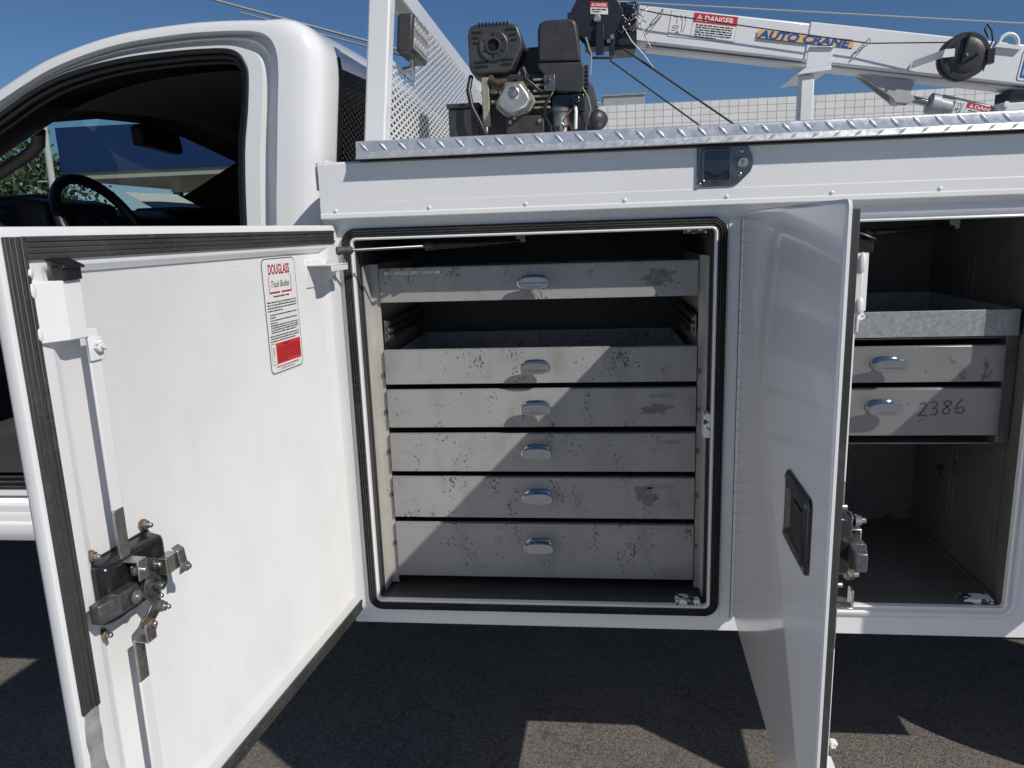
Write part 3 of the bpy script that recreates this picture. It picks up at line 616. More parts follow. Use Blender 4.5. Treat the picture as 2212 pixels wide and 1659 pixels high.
b = MB(); b.box(0.0285, 0.0505, 0.088, 0.093, 0.618, 1.455); b.box(0.0295, 0.0325, 0.0925, 0.53, 0.619, 1.454); b.box(0.0285, 0.0300, 0.0335, 0.0885, 0.6185, 1.4545); part(b, 'cabinet_side', SIDEP, cab1)
b = MB(); b.box(0.8195, 0.8335, 0.088, 0.093, 0.618, 1.455); b.box(0.8295, 0.8325, 0.0925, 0.53, 0.619, 1.454); b.box(0.8320, 0.8337, 0.0335, 0.0885, 0.6185, 1.4545); part(b, 'cabinet_side', SIDEP, cab1)
for z in (1.18, 1.085, 0.98, 0.865, 0.73):
    for x in (0.0465, 0.8235):
        b = MB(); b.box(x-0.003, x+0.003, 0.0845, 0.088, z-0.006, z+0.006); part(b, 'slide_rivet', DSTEEL, cab1, bevel=0.0012)
DZ = [(1.362, 1.4455), (1.157, 1.2435), (1.0455, 1.1425), (0.9295, 1.0285), (0.8055, 0.9135), (0.6420, 0.7885)]
for i, (z0, z1) in enumerate(DZ):
    b = MB(); x0, x1 = 0.0535, 0.8165
    b.box(x0, x1, YD, YD+0.0025, z0, z1-0.002)
    b.box(x0, x1, YD+0.0001, YD+0.016, z1-0.002, z1); b.box(x0, x1, YD+0.0026, YD+0.010, z0, z0+0.002)
    zt = z1-0.012; b.box(x0+0.016, x0+0.018, YD+0.003, 0.50, z0+0.006, zt); b.box(x1-0.018, x1-0.016, YD+0.003, 0.50, z0+0.006, zt); b.box(x0+0.018, x1-0.018, YD+0.003, 0.50, z0+0.006, z0+0.008); b.box(x0+0.018, x1-0.018, 0.498, 0.50, z0+0.008, zt)
    if i == 5: b.box(x0, x1, YD-0.0008, YD, z1-0.010, z1-0.0085)
    dr = part(b, 'drawer', GREYP, cab1, bevel=0.0015)
    hz = {0: 1.404, 1: 1.200, 2: 1.098, 3: 0.985, 4: 0.868, 5: 0.735}[i]
    hd = inst(HM, 'handle', (0.432-0.001*i, YD-0.0002, hz), dr)
    if i == 0:
        b = MB(); o = V((0.067, YD-0.0006, 1.4275)); X_, Z_ = V((1, 0, 0)), V((0, 0, 1))
        b.quad(o, X_, Z_, 0, 0.139, 0, 0.0108, 1); b.quad(o-V((0, .0003, 0)), X_, Z_, 0.001, 0.138, 0.001, 0.0098, 0); b.text('KEEP LATCHES LUBRICATED', o+V((0.008, -0.0006, 0.0023)), X_, Z_, 0.0088, 1, bold=0.01, fit=0.122)
        part(b, 'label_strip', [LABELW, INK], dr, smooth=0)
    # old sticker ghosts and bare patches
    g_ = {0: [(0.670, 0.780, 1.385, 1.430, 1)], 2: [(0.705, 0.765, 1.117, 1.128, 0), (0.670, 0.770, 1.072, 1.106, 1)], 3: [(0.725, 0.780, 1.000, 1.011, 0)], 4: [(0.700, 0.765, 0.885, 0.896, 0), (0.660, 0.735, 0.835, 0.900, 1)]}.get(i, [])
    for k, (gx0, gx1, gz0, gz1, blob) in enumerate(g_):
        b = MB(); R = random.Random(i*7+k); cx, cz = (gx0+gx1)/2, (gz0+gz1)/2
        if blob: ph = [R.uniform(0, 6.28) for _ in range(4)]; poly = [(cx+(gx1-gx0)/2*math.cos(t)*q_, cz+(gz1-gz0)/2*math.sin(t)*q_) for t in [2*math.pi*q/64 for q in range(64)] for q_ in [0.72+0.14*math.sin(2*t+ph[0])+0.11*math.sin(5*t+ph[1])+0.08*math.sin(9*t+ph[2])+R.uniform(-.05, .05)]]
        else: poly = [(gx0, gz0), (gx1, gz0+0.0005), (gx1, gz1), (gx0, gz1-0.0004)]
        b.add([(x, YD-0.00035, z) for x, z in poly], [tuple(range(len(poly)))])
        part(b, 'bare_patch', mat('bare_patch', (0.17, 0.17, 0.165), 0.5, var=0.3, vscale=70) if blob else mat('label_ghost', (0.24, 0.238, 0.23), 0.5, var=0.15, vscale=50), dr, smooth=0)
# slides of the empty slot
for x, s in ((0.0545, 1), (0.8155, -1)):
    b = MB()
    for dz, w_ in ((0, 0.010), (0.018, 0.013), (0.036, 0.010)):
        b.box(min(x, x+s*w_), max(x, x+s*w_), 0.095, 0.50, 1.265+dz, 1.277+dz)
    b.box(min(x, x+s*0.004), max(x, x+s*0.004), 0.093, 0.50, 1.262, 1.316); b.tube([(x+s*0.008, 0.094, 1.300), (x+s*0.014, 0.090, 1.292), (x+s*0.008, 0.092, 1.283), (x+s*0.014, 0.091, 1.275), (x+s*0.008, 0.093, 1.268)], 0.0022, 6)
    part(b, 'drawer_slide', DSTEEL, cab1, bevel=0.001)

cab2 = thing('drawer_cabinet', 'bare aluminium two-drawer cabinet below the tray in the second compartment', 'drawer cabinet', (1.24, 0.3, 1.02))
Y2 = 0.058
b = MB(); b.box(1.5000, 1.5265, Y2+0.012, Y2+0.015, 1.005, 1.262); b.box(1.5005, 1.5035, Y2+0.015, 0.52, 1.005, 1.262); b.box(0.965, 0.985, Y2+0.012, Y2+0.015, 1.005, 1.262); b.box(0.985, 1.500, Y2+0.02, 0.52, 1.0, 1.004)
b.box(0.985, 1.500, Y2+0.02, 0.52, 1.250, 1.254)
part(b, 'cabinet_frame', mat('dull_aluminium', (0.22, 0.22, 0.22), 0.45, 0.6, var=0.2, vscale=20), cab2, bevel=0.001)
for i, (z0, z1) in enumerate(((1.1535, 1.2385), (1.0265, 1.1400))):
    b = MB(); x0, x1 = 0.985, 1.4955
    b.box(x0, x1, Y2, Y2+0.0025, z0, z1-0.002); b.box(x0, x1, Y2+0.0001, Y2+0.014, z1-0.002, z1); b.box(x0+0.014, x0+0.016, Y2+0.003, 0.48, z0+0.005, z1-0.012); b.box(x1-0.016, x1-0.014, Y2+0.003, 0.48, z0+0.005, z1-0.012); b.box(x0+0.016, x1-0.016, Y2+0.003, 0.48, z0+0.005, z0+0.007)
    dr = part(b, 'drawer', ALU, cab2, bevel=0.0015)
    inst(HM, 'handle', (1.237 if i == 0 else 1.232, Y2-0.0002, 1.199 if i == 0 else 1.098), dr)
    if i == 1:
        b = MB(); o_ = V((1.318, Y2-0.0009, 1.074)); sc_ = 0.030
        for x_, st in ((0.0, [(0.05, .75), (.15, .95), (.4, 1.0), (.55, .8), (.4, .5), (.1, .1), (.0, 0), (.3, .05), (.65, 0)]), (0.85, [(0.0, .9), (.3, 1.02), (.5, .85), (.42, .65), (.15, .52), (.45, .45), (.55, .22), (.35, 0.0), (.0, .05)]), (1.75, [(.55, .9), (.3, 1.05), (.05, .85), (.25, .58), (.55, .3), (.4, .02), (.1, .05), (.02, .3), (.35, .58), (.6, .8), (.52, .95)]), (2.65, [(.5, 1.05), (.2, .75), (.02, .35), (.15, .02), (.5, 0), (.68, .22), (.5, .45), (.15, .35)])):
            pts = [o_+V(((x_+p)*sc_, 0, (q+0.07*x_)*sc_*1.05)) for p, q in st]
            for p, q in zip(pts, pts[1:]):
                t_ = (q-p).normalized(); n2 = V((-t_.z, 0, t_.x))*0.0013; b.add([p-n2-t_*0.0006, q-n2+t_*0.0006, q+n2+t_*0.0006, p+n2-t_*0.0006], [(0, 1, 2, 3)])
        part(b, 'marker_number', mat('faded_marker', (0.075, 0.077, 0.085), 0.5), dr, smooth=0)

tray = thing('metal_tray', 'galvanised open metal tray above the bare aluminium drawers', 'tray', (1.24, 0.3, 1.258))
b = MB(); b.box(0.972, 1.512, 0.046, 0.048, 1.2600, 1.3190); part(b, 'front_wall', GALV, tray, bevel=0.0008)
b = MB(); b.box(0.972, 0.974, 0.048, 0.50, 1.262, 1.319); b.box(1.510, 1.512, 0.048, 0.50, 1.262, 1.319); b.box(0.974, 1.510, 0.498, 0.50, 1.262, 1.319); b.box(0.974, 1.510, 0.048, 0.498, 1.260, 1.262)
part(b, 'pan', GALV, tray)

# ------------------------------------------------------------------ cab
J0 = [(-1.46, 0.800), (-1.0, 0.800), (-0.60, 0.800), (-0.36, 0.803), (-0.275, 0.84), (-0.250, 0.92), (-0.240, 1.15), (-0.230, 1.38), (-0.221, 1.565), (-0.203, 1.73), (-0.189, 1.85), (-0.180, 1.930), (-0.183, 1.975), (-0.200, 2.003), (-0.232, 2.015), (-0.280, 2.019), (-0.340, 2.0205), (-0.399, 2.020), (-0.488, 2.015), (-0.578, 2.006), (-0.672, 1.987), (-0.768, 1.959), (-0.843, 1.927), (-0.92, 1.890), (-1.05, 1.825), (-1.25, 1.722), (-1.46, 1.612), (-1.56, 1.52), (-1.60, 1.38), (-1.60, 1.1), (-1.585, 0.90), (-1.54, 0.82)]
def catmull(P, n=3):
    out = []; N = len(P)
    for i in range(N):
        p0, p1, p2, p3 = (V(P[(i+k-1) % N]) for k in range(4))
        for j in range(n):
            t = j/n; out.append(0.5*((2*p1)+(p2-p0)*t+(2*p0-5*p1+4*p2-p3)*t*t+(3*p1-p0-3*p2+p3)*t**3))
    return [(p.x, p.y) for p in out]
J = catmull(J0, 3); NJ = len(J)
NRM = []
for i in range(NJ):
    a_, b_ = J[i-1], J[(i+1) % NJ]; dx, dz = b_[0]-a_[0], b_[1]-a_[1]; l = math.hypot(dx, dz); NRM.append((dz/l, -dx/l))
def Dout(n): return n[0]**2*(0.105 if n[0] > 0 else 0.06) + n[1]**2*(0.033 if n[1] > 0 else 0.12)
K0 = [(-1.44, 0.845), (-1.0, 0.845), (-0.62, 0.845), (-0.42, 0.85), (-0.355, 0.875), (-0.325, 0.94), (-0.318, 1.15), (-0.315, 1.38), (-0.309, 1.568), (-0.295, 1.739), (-0.277, 1.835), (-0.266, 1.915), (-0.268, 1.945), (-0.280, 1.967), (-0.300, 1.980), (-0.330, 1.985), (-0.372, 1.986), (-0.420, 1.986), (-0.500, 1.983), (-0.585, 1.977), (-0.675, 1.964), (-0.772, 1.941), (-0.850, 1.911), (-0.925, 1.873), (-1.05, 1.808), (-1.245, 1.703), (-1.44, 1.595), (-1.53, 1.51), (-1.56, 1.375), (-1.56, 1.1), (-1.545, 0.92), (-1.51, 0.86)]
K = catmull(K0, 3)
KN = []
for i in range(NJ):
    a_, b_ = K[i-1], K[(i+1) % NJ]; dx, dz = b_[0]-a_[0], b_[1]-a_[1]; l = math.hypot(dx, dz); KN.append((dz/l, -dx/l))
YC, RC, YF = 0.150, 0.13, 2.20
def skin(mirror):
    R = []
    for k in range(8):
        f, dy = ((0, 0), (0.35, 0.001), (0.60, 0.005), (0.78, 0.013), (0.90, 0.027), (0.97, 0.048), (1.0, 0.078), (1.005, 0.13))[k]; y = YC+dy; y = YF-y if mirror else y
        R.append([(J[i][0]+NRM[i][0]*Dout(NRM[i])*f, y, J[i][1]+NRM[i][1]*Dout(NRM[i])*f) for i in range(NJ)])
    return R
RN, RF = skin(False), skin(True)
def crown(p, y):
    k = math.sin(math.pi*(y-0.28)/(1.92-0.28)); q = max(0.0, min(1.0, (-0.75-p[0])/0.25))*(p[2] > 1.35); k2 = max(k, 0)**1.4
    return (p[0]-0.055*k2*q, y, p[2]+0.035*max(k, 0)*(1-q)*(p[2] > 1.9)+0.11*k2*q)
ycols = [0.28, 0.305, 0.55, 0.82, 1.10, 1.38, 1.65, 1.895, 1.92]
mid = [[crown(p, y) for p in RN[-1]] for y in ycols]
def is_ws(i): 
    p, q = RN[-1][i], RN[-1][(i+1) % NJ]; return p[0] < -1.05 and q[0] < -1.05 and min(p[2], q[2]) > 1.60
def is_rw(i):
    p, q = RN[-1][i], RN[-1][(i+1) % NJ]; return min(p[0], q[0]) > -0.20 and max(p[2], q[2]) < 1.955 and min(p[2], q[2]) > 1.50
b = MB(); b.rings(RN); b.rings(RF)
b.add([p for p in RF[0]], [tuple(range(NJ))])
ws, rw = MB(), MB()
vv = [p for c in mid for p in c]; fs = []; wf = []; rf = []
for c in range(len(ycols)-1):
    for i in range(NJ):
        f = (c*NJ+i, c*NJ+(i+1) % NJ, (c+1)*NJ+(i+1) % NJ, (c+1)*NJ+i)
        inner = 1 <= c <= len(ycols)-3
        if inner and is_ws(i): wf.append(f)
        elif inner and is_rw(i): rf.append(f)
        else: fs.append(f)
b.add(vv, fs)
part(b, 'cab_shell', CABW, truck, smooth=55)
ws.add(vv, wf); part(ws, 'windshield', GLASS, truck, smooth=60)
rw.add(vv, rf); part(rw, 'rear_window', DGLASS, truck, smooth=60)
b = MB(); b.tube([(p[0]+0.001, 0.292, p[2]) for p in sorted([q for q in RN[-1] if q[0] > -0.2 and 1.45 < q[2] < 1.99], key=lambda q: q[2])], 0.0065, 8); part(b, 'rear_glass_trim', RUBC, truck, smooth=70)
# door jamb steps
b = MB()
def jprof(i):
    t = max(NRM[i][1], 0)**2; fa = 0.54+0.24*t; r1 = 0.041-0.024*t; dp = 1.0+0.25*max(0.0, min(1.0, (1.95-J[i][1])/0.4))*(NRM[i][0] > 0.5)
    return [(0, 0), (0.04, 0.006), (0.08, 0.036*dp), (0.12, 0.040*dp), (0.30, 0.041*dp), (0.34, r1*dp), (0.42, r1*dp), (0.46, 0.041*dp), (fa-0.04, 0.040*dp), (fa+0.02, 0.018), (1.02, 0.018), (1.04, 0.055)]
JP = [jprof(i) for i in range(NJ)]
b.rings([[(J[i][0]+(K[i][0]-J[i][0])*JP[i][k][0], YC+JP[i][k][1], J[i][1]+(K[i][1]-J[i][1])*JP[i][k][0]) for i in range(NJ)] for k in range(12)])
part(b, 'door_jamb', CABW, truck, smooth=40)
b = MB()
for o, y, r in ((0.004, YC+0.022, 0.0075), (0.015, YC+0.032, 0.0085), (0.024, YC+0.050, 0.007)):
    b.tube([(K[i][0]-KN[i][0]*o, y, K[i][1]-KN[i][1]*o) for i in range(NJ)], r, 8, closed=True)
part(b, 'weatherstrip', RUBC, truck, smooth=70)
# dark liner inside the cab
def inn(i, y, o): return (J[i][0]-NRM[i][0]*o, y, J[i][1]-NRM[i][1]*o)
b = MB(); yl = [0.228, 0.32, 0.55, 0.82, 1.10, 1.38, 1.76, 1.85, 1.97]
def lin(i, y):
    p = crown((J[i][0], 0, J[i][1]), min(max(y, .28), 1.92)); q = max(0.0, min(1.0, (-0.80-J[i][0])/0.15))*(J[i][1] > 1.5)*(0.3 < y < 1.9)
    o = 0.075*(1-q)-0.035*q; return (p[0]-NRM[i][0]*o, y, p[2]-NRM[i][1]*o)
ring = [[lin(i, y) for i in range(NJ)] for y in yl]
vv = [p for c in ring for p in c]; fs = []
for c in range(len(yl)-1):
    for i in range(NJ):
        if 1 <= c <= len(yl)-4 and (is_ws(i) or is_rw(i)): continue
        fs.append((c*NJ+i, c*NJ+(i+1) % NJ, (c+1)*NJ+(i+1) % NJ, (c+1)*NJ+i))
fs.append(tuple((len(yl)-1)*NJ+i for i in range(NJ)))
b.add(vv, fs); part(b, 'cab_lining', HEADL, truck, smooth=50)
b = MB(); pr = [(-1.58, 1.60), (-1.36, 1.645), (-1.22, 1.650), (-1.15, 1.62), (-1.13, 1.50), (-1.17, 1.35), (-1.30, 1.15), (-1.55, 1.05)]
b.ext([(x, 0.26, z) for x, z in pr], (0, 1.68, 0)); pr2 = [(-1.26, 1.652), (-1.14, 1.672), (-1.07, 1.655), (-1.06, 1.55), (-1.13, 1.5)]
b.ext([(x, 0.44, z) for x, z in pr2], (0, 0.36, 0)); b.box(-1.36, -1.14, 1.35, 1.75, 1.640, 1.668)
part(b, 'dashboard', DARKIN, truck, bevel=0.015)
b = MB()
wc = V((-0.985, 0.60, 1.560)); wn = V((0.90, 0, 0.43)).normalized(); wu = V((-0.43, 0, 0.90)).normalized(); wy = V((0, 1, 0))
b.tube([wc+0.19*(math.cos(t)*wy+math.sin(t)*wu) for t in [2*math.pi*k/40 for k in range(40)]], 0.0165, 12, closed=True)
sw = part(b, 'steering_wheel', mat('wheel_leather', (0.012, 0.012, 0.012), 0.4), truck, smooth=80)
b = MB(); b.lathe([(0.07, -0.03), (0.085, -0.01), (0.075, 0.015), (0.04, 0.025)], wc-wn*0.03, wn, 20)
for t in (0.0, math.pi, -math.pi/2): b.tube([wc-wn*0.02, wc+0.185*(math.cos(t)*wy+math.sin(t)*wu)], [0.025, 0.013], 8)
b.tube([wc-wn*0.05, wc-wn*0.35], 0.035, 10); part(b, 'wheel_hub', DARKIN, sw, smooth=60)
b = MB()
for k in range(16):
    t = math.radians(150+k*4.2); q = wc+0.19*(math.cos(t)*wy+math.sin(t)*wu); e = (math.cos(t)*wy+math.sin(t)*wu)
    b.tube([q-e*0.013+wn*0.0115, q-e*0.019+wn*0.0]+[q-e*0.0165-wn*0.004], 0.0011, 5)
part(b, 'stitching', STITCH, sw)
b = MB(); b.ext([(-1.02, 0.93, 1.868), (-1.02, 1.19, 1.858), (-1.02, 1.20, 1.875), (-1.02, 1.18, 1.935), (-1.02, 0.95, 1.942), (-1.02, 0.925, 1.93)], (-0.045, 0, 0)); b.tube([(-1.06, 1.06, 1.93), (-1.10, 1.07, 2.0)], 0.016, 8)
part(b, 'rear_view_mirror', DARKIN, truck, bevel=0.008)
b = MB(); b.tube([(-1.25, 0.262, 1.625), (-1.10, 0.285, 1.710), (-0.975, 0.292, 1.775), (-0.935, 0.285, 1.800), (-0.915, 0.262, 1.830)], [0.014, 0.016, 0.016, 0.017, 0.02], 10)
part(b, 'grab_handle', mat('grey_trim', (0.07, 0.065, 0.06), 0.6), truck, smooth=70)
b = MB(); b.box(-1.0, -0.42, 0.40, 1.85, 0.98, 1.18); b.ext([(-0.52, 0.40, 1.18), (-0.36, 0.40, 1.18), (-0.27, 0.40, 1.78), (-0.36, 0.40, 1.80)], (0, 1.45, 0)); b.box(-0.36, -0.26, 0.50, 0.78, 1.80, 1.92)
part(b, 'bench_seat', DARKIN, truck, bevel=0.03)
b = MB(); b.box(-1.56, -0.30, 0.24, 1.95, 0.80, 0.815)
for k in range(16): b.box(-1.56, -0.30, 0.225+k*0.028, 0.240+k*0.028, 0.815, 0.821)
part(b, 'floor_mat', MATR, truck, bevel=0.002)
# rocker panel below the door opening
b = MB(); pr = [(0.24, 0.815), (0.170, 0.815), (0.162, 0.805), (0.160, 0.786), (0.150, 0.781), (0.146, 0.772), (0.147, 0.755), (0.139, 0.748), (0.137, 0.735), (0.140, 0.715), (0.150, 0.695), (0.175, 0.683), (0.24, 0.68)]
b.ext([(-1.60, y, z) for y, z in pr], (1.33, 0, 0)); part(b, 'rocker_panel', CABW, truck, smooth=30)
# open driver's door folded forward, hood and wheels (outside the picture)
b = MB(); b.box(-1.66, -1.60, -0.75, 0.13, 0.82, 1.55); part(b, 'cab_door', CABW, truck, bevel=0.02)
b = MB(); b.ext([(-1.62, 0.26, 1.55), (-1.75, 0.26, 1.52), (-2.9, 0.26, 1.42), (-3.05, 0.26, 1.30), (-3.05, 0.26, 0.75), (-2.9, 0.26, 0.70), (-2.75, 0.26, 0.95), (-2.1, 0.26, 0.95), (-1.95, 0.26, 0.70), (-1.62, 0.26, 0.70)], (0, 1.68, 0)); part(b, 'hood_and_fenders', CABW, truck, bevel=0.05)
wh = MB(); wh.lathe([(0.20, 0.0), (0.34, 0.0), (0.40, 0.03), (0.42, 0.07), (0.42, 0.19), (0.40, 0.23), (0.34, 0.26), (0.20, 0.26)], (0, 0, 0), (0, 1, 0), 40, 0); wh.lathe([(0.06, 0.05), (0.10, 0.03), (0.20, 0.06), (0.215, 0.02), (0.215, 0.2)], (0, 0, 0), (0, 1, 0), 30, 1)
whm = mesh_of(wh, 'wheel', [TYRE, STEEL])
for x, y in ((-2.42, 0.20), (2.42, 0.035), (-2.42, 1.80), (2.35, 1.80)): inst(whm, 'wheel', (x, y, 0.42), truck)

# ------------------------------------------------------------------ headache rack behind the cab
rack = thing('headache_rack', 'white steel headache rack with expanded metal mesh behind the cab', 'rack', (0.03, 1.1, 1.69))
LEAN = 0.11
def sh(x, y, z): return (x+LEAN*(z-1.76), y, z)
def rbox(b, x0, x1, y0, y1, z0, z1): b.ext([sh(x0, y0, z0), sh(x1, y0, z0), sh(x1, y0, z1), sh(x0, y0, z1)], (0, y1-y0, 0))
for y0 in (0.196, 1.93):
    b = MB(); rbox(b, 0.006, 0.060, y0, y0+0.05, 1.70, 2.158); part(b, 'post', WHITE, rack, bevel=0.005)
b = MB(); rbox(b, 0.010, 0.058, 0.246, 1.93, 2.110, 2.156); part(b, 'top_rail', WHITE, rack, bevel=0.005)
b = MB(); rbox(b, 0.010, 0.058, 0.246, 1.93, 1.70, 1.735); part(b, 'bottom_rail', WHITE, rack, bevel=0.005)
b = MB(); rbox(b, 0.050, 0.055, 0.470, 0.486, 1.945, 2.112); rbox(b, 0.050, 0.055, 0.246, 0.470, 1.945, 1.955); part(b, 'lamp_frame', WHITE, rack)
b = MB(); LW, SW = 0.050, 0.0200; xm = 0.056
def strand(p, q):
    p, q = V(p), V(q); d = (q-p); n_ = V((1, 0, 0)); s = d.cross(n_).normalized()*0.0023; t = n_*0.0018
    b.add([p-s-t, p+s-t, p+s+t, p-s+t, q-s-t, q+s-t, q+s+t, q-s+t], [(0, 1, 5, 4), (1, 2, 6, 5), (2, 3, 7, 6), (3, 0, 4, 7)])
def inside(y, z): return 1.715 < z < 2.118 and 0.225 < y < 1.95 and not (y < 0.474 and z > 1.945)
nz = int(0.42/SW*2)
for i in range(0, 72):
    for j in range(0, 43):
        y = 0.22+i*LW/2; z = 1.71+j*SW/2
        if (i+j) % 2: continue
        for sz in (1, -1):
            y2, z2 = y+LW/2, z+sz*SW/2
            if inside(y, z) and inside(y2, z2): strand(sh(xm, y, z), sh(xm, y2, z2))
part(b, 'mesh_panel', WHITE, rack, smooth=0, stuff=True)
b = MB(); b.ext([sh(0.060, 0.268, 1.976), sh(0.060, 0.452, 1.976), sh(0.060, 0.452, 2.066), sh(0.060, 0.268, 2.066)], (0.040, 0, 0)); wl = part(b, 'work_light', BLACK, rack, bevel=0.006)
b = MB(); b.ext([sh(0.1001, 0.280, 1.985), sh(0.1001, 0.440, 1.985), sh(0.1001, 0.440, 2.057), sh(0.1001, 0.280, 2.057)], (0.003, 0, 0)); part(b, 'lens', LENS, wl, bevel=0.001)
for k in range(5):
    for j in range(2):
        b = MB(); q = V(sh(0.1032, 0.298+k*0.031, 2.004+j*0.035)); b.lathe([(0.012, 0), (0.0115, 0.0015), (0.004, 0.003)], q, (1, 0, 0), 12); part(b, 'led', mat('led_reflector', (0.62, 0.58, 0.50), 0.25, 0.4), wl)
b = MB(); b.tube([sh(0.080, 0.36, 1.976), sh(0.080, 0.36, 1.955), sh(0.058, 0.36, 1.95)], 0.008, 8); part(b, 'lamp_bracket', STEEL, rack)

# ------------------------------------------------------------------ petrol engine on the deck
eng = thing('engine', 'black petrol engine with boxy muffler and silver valve cover on the deck', 'engine', (0.40, 0.55, 1.728))
YE = 0.44
def R2(x0, x1, z0, z1, r): return rrect(x0, x1, z0, z1, r, 4)
b = MB()
mu = [(0.242, 1.960), (0.247, 1.951), (0.262, 1.946), (0.345, 1.943), (0.362, 1.955), (0.392, 2.012), (0.392, 2.030), (0.381, 2.062), (0.365, 2.071), (0.262, 2.074), (0.246, 2.066), (0.240, 2.048)]
b.dome(mu, YE+0.115, YE, 0.005, k=0.05); muf = part(b, 'muffler_guard', ENG, eng, bevel=0.003)
b = MB(); c = (0.312, YE, 2.016); b.lathe([(0.040, 0.0), (0.040, 0.004), (0.037, 0.006), (0.032, 0.005), (0.020, 0.004), (0.021, 0.008), (0.0165, 0.009), (0.0155, 0.0), (0.0155, -0.02)], c, (0, -1, 0), 28)
part(b, 'exhaust_outlet', ENG, muf, smooth=35)
b = MB(); b.lathe([(0.0150, 0), (0.001, 0.001)], (0.312, YE-0.0012, 2.016), (0, -1, 0), 20); part(b, 'exhaust_bore', mat('dark_opening', (0.006, 0.006, 0.006), 0.9), muf)  # near-black disc and slot bars stand in for shade inside the openings
for x0, x1, z in ((0.254, 0.280, 2.051), (0.254, 0.273, 2.038), (0.254, 0.270, 2.025), (0.345, 0.374, 2.055), (0.354, 0.376, 2.041), (0.358, 0.376, 2.028), (0.256, 0.296, 1.976), (0.256, 0.296, 1.964), (0.330, 0.366, 1.979), (0.330, 0.358, 1.967)): b = MB(); b.xz(rrect(x0, x1, z-0.003, z+0.003, 0.0025, 3), YE-0.0012, YE+0.0005); part(b, 'vent_slot', MATS['dark_opening'], muf)
for k in range(9): b = MB(); b.box(0.272+k*0.0095, 0.277+k*0.0095, YE-0.0005, YE+0.05, 2.0655, 2.0752); part(b, 'vent_slot', MATS['dark_opening'], muf)
for k in range(6):
    t = math.radians(60*k+30); b = MB(); b.lathe([(0.0032, 0), (0.0025, 0.0015)], (0.312+0.0285*math.cos(t), YE-0.005, 2.016+0.0285*math.sin(t)), (0, -1, 0), 8); part(b, 'flange_bolt', BLACKP, muf)
# air cleaner
b = MB(); ac = [(0.430, 1.966), (0.547, 1.962), (0.549, 1.972), (0.541, 2.055), (0.536, 2.068), (0.522, 2.0745), (0.452, 2.0735), (0.436, 2.067), (0.430, 2.050)]
b.dome(ac, YE+0.12, YE-0.005, 0.008, k=0.08); air = part(b, 'air_cleaner_cover', BLACK, eng, bevel=0.003)
b = MB(); ab = [(0.427, 1.967), (0.428, 1.955), (0.465, 1.905), (0.480, 1.888), (0.545, 1.884), (0.556, 1.895), (0.558, 1.950), (0.553, 1.964)]
b.dome(ab, YE+0.115, YE-0.002, 0.005, k=0.06); part(b, 'air_cleaner_base', BLACK, air, bevel=0.002)
b = MB()
for k in range(7): b.box(0.5565, 0.566, YE+0.01, YE+0.08, 1.888+k*0.0105, 1.893+k*0.0105)
part(b, 'intake_fins', BLACK, air)
b = MB(); b.lathe([(0.004, 0), (0.004, 0.005), (0.002, 0.007)], (0.489, YE+0.05, 2.075), (0, 0, 1), 8); part(b, 'wing_nut', STEEL, air)
# block, head and valve cover
b = MB(); b.box(0.286, 0.470, YE+0.02, YE+0.26, 1.735, 1.945); b.box(0.340, 0.445, YE-0.015, YE+0.05, 1.735, 1.830)
for k in range(7): b.box(0.278, 0.300, YE-0.005, YE+0.12, 1.828+k*0.0165, 1.835+k*0.0165)
part(b, 'engine_block', mat('engine_block_grey', (0.05, 0.048, 0.045), 0.5, 0.3, var=0.3, vscale=40), eng, bevel=0.004)
b = MB(); b.box(0.276, 0.296, YE-0.008, YE+0.02, 1.81, 1.935); b.box(0.300, 0.318, YE-0.006, YE+0.02, 1.893, 1.904); b.box(0.300, 0.318, YE-0.006, YE+0.02, 1.868, 1.876); part(b, 'cylinder_head', mat('oxidised_cast', (0.34, 0.31, 0.26), 0.6, 0.4, var=0.25, vscale=60), eng, bevel=0.002)
vc = [(0.343, 1.914), (0.388, 1.916), (0.412, 1.884), (0.418, 1.866), (0.405, 1.845), (0.365, 1.828), (0.345, 1.831), (0.318, 1.855), (0.318, 1.868)][::-1]
b = MB(); b.dome([(x+(x-0.366)*0.09, z+(z-1.870)*0.09) for x, z in vc], YE-0.002, YE-0.014, 0.002); vg = part(b, 'valve_cover_gasket', TAN, eng)
b = MB(); b.dome(vc, YE-0.0142, YE-0.048, 0.010); vco = part(b, 'valve_cover', CAST, eng, bevel=0.002)
b = MB(); b.lathe([(0.017, 0), (0.014, 0.002), (0.010, -0.003), (0.0085, -0.003), (0.0085, 0.004), (0.004, 0.005)], (0.366, YE-0.0482, 1.884), (0, -1, 0), 20); part(b, 'cover_bolt', STEEL, vco)
# carburettor bowl, fan housing, recoil grip, hoses
b = MB(); b.lathe([(0.024, 0), (0.026, 0.004), (0.024, 0.010), (0.024, 0.035), (0.028, 0.038), (0.028, 0.046), (0.020, 0.05)], (0.488, YE+0.01, 1.800), (0, 0, 1), 24); b.lathe([(0.008, 0), (0.012, 0.012)], (0.488, YE+0.01, 1.788), (0, 0, 1), 8); part(b, 'carburettor_bowl', mat('tarnished_zinc', (0.22, 0.22, 0.22), 0.4, 0.7, var=0.25, vscale=60), eng, smooth=40)
b = MB(); b.box(0.452, 0.530, YE+0.02, YE+0.12, 1.845, 1.888); b.box(0.520, 0.556, YE-0.004, YE+0.06, 1.838, 1.882); b.lathe([(0.010, 0), (0.010, 0.01), (0.006, 0.016)], (0.536, YE-0.004, 1.866), (0, -1, 0), 10); part(b, 'carburettor_body', BLACKP, eng, bevel=0.004)
b = MB(); b.lathe([(0.105, 0.0), (0.115, 0.01), (0.115, 0.05), (0.09, 0.075), (0.05, 0.085)], (0.505, YE+0.13, 1.83), (1, 0, 0), 32)
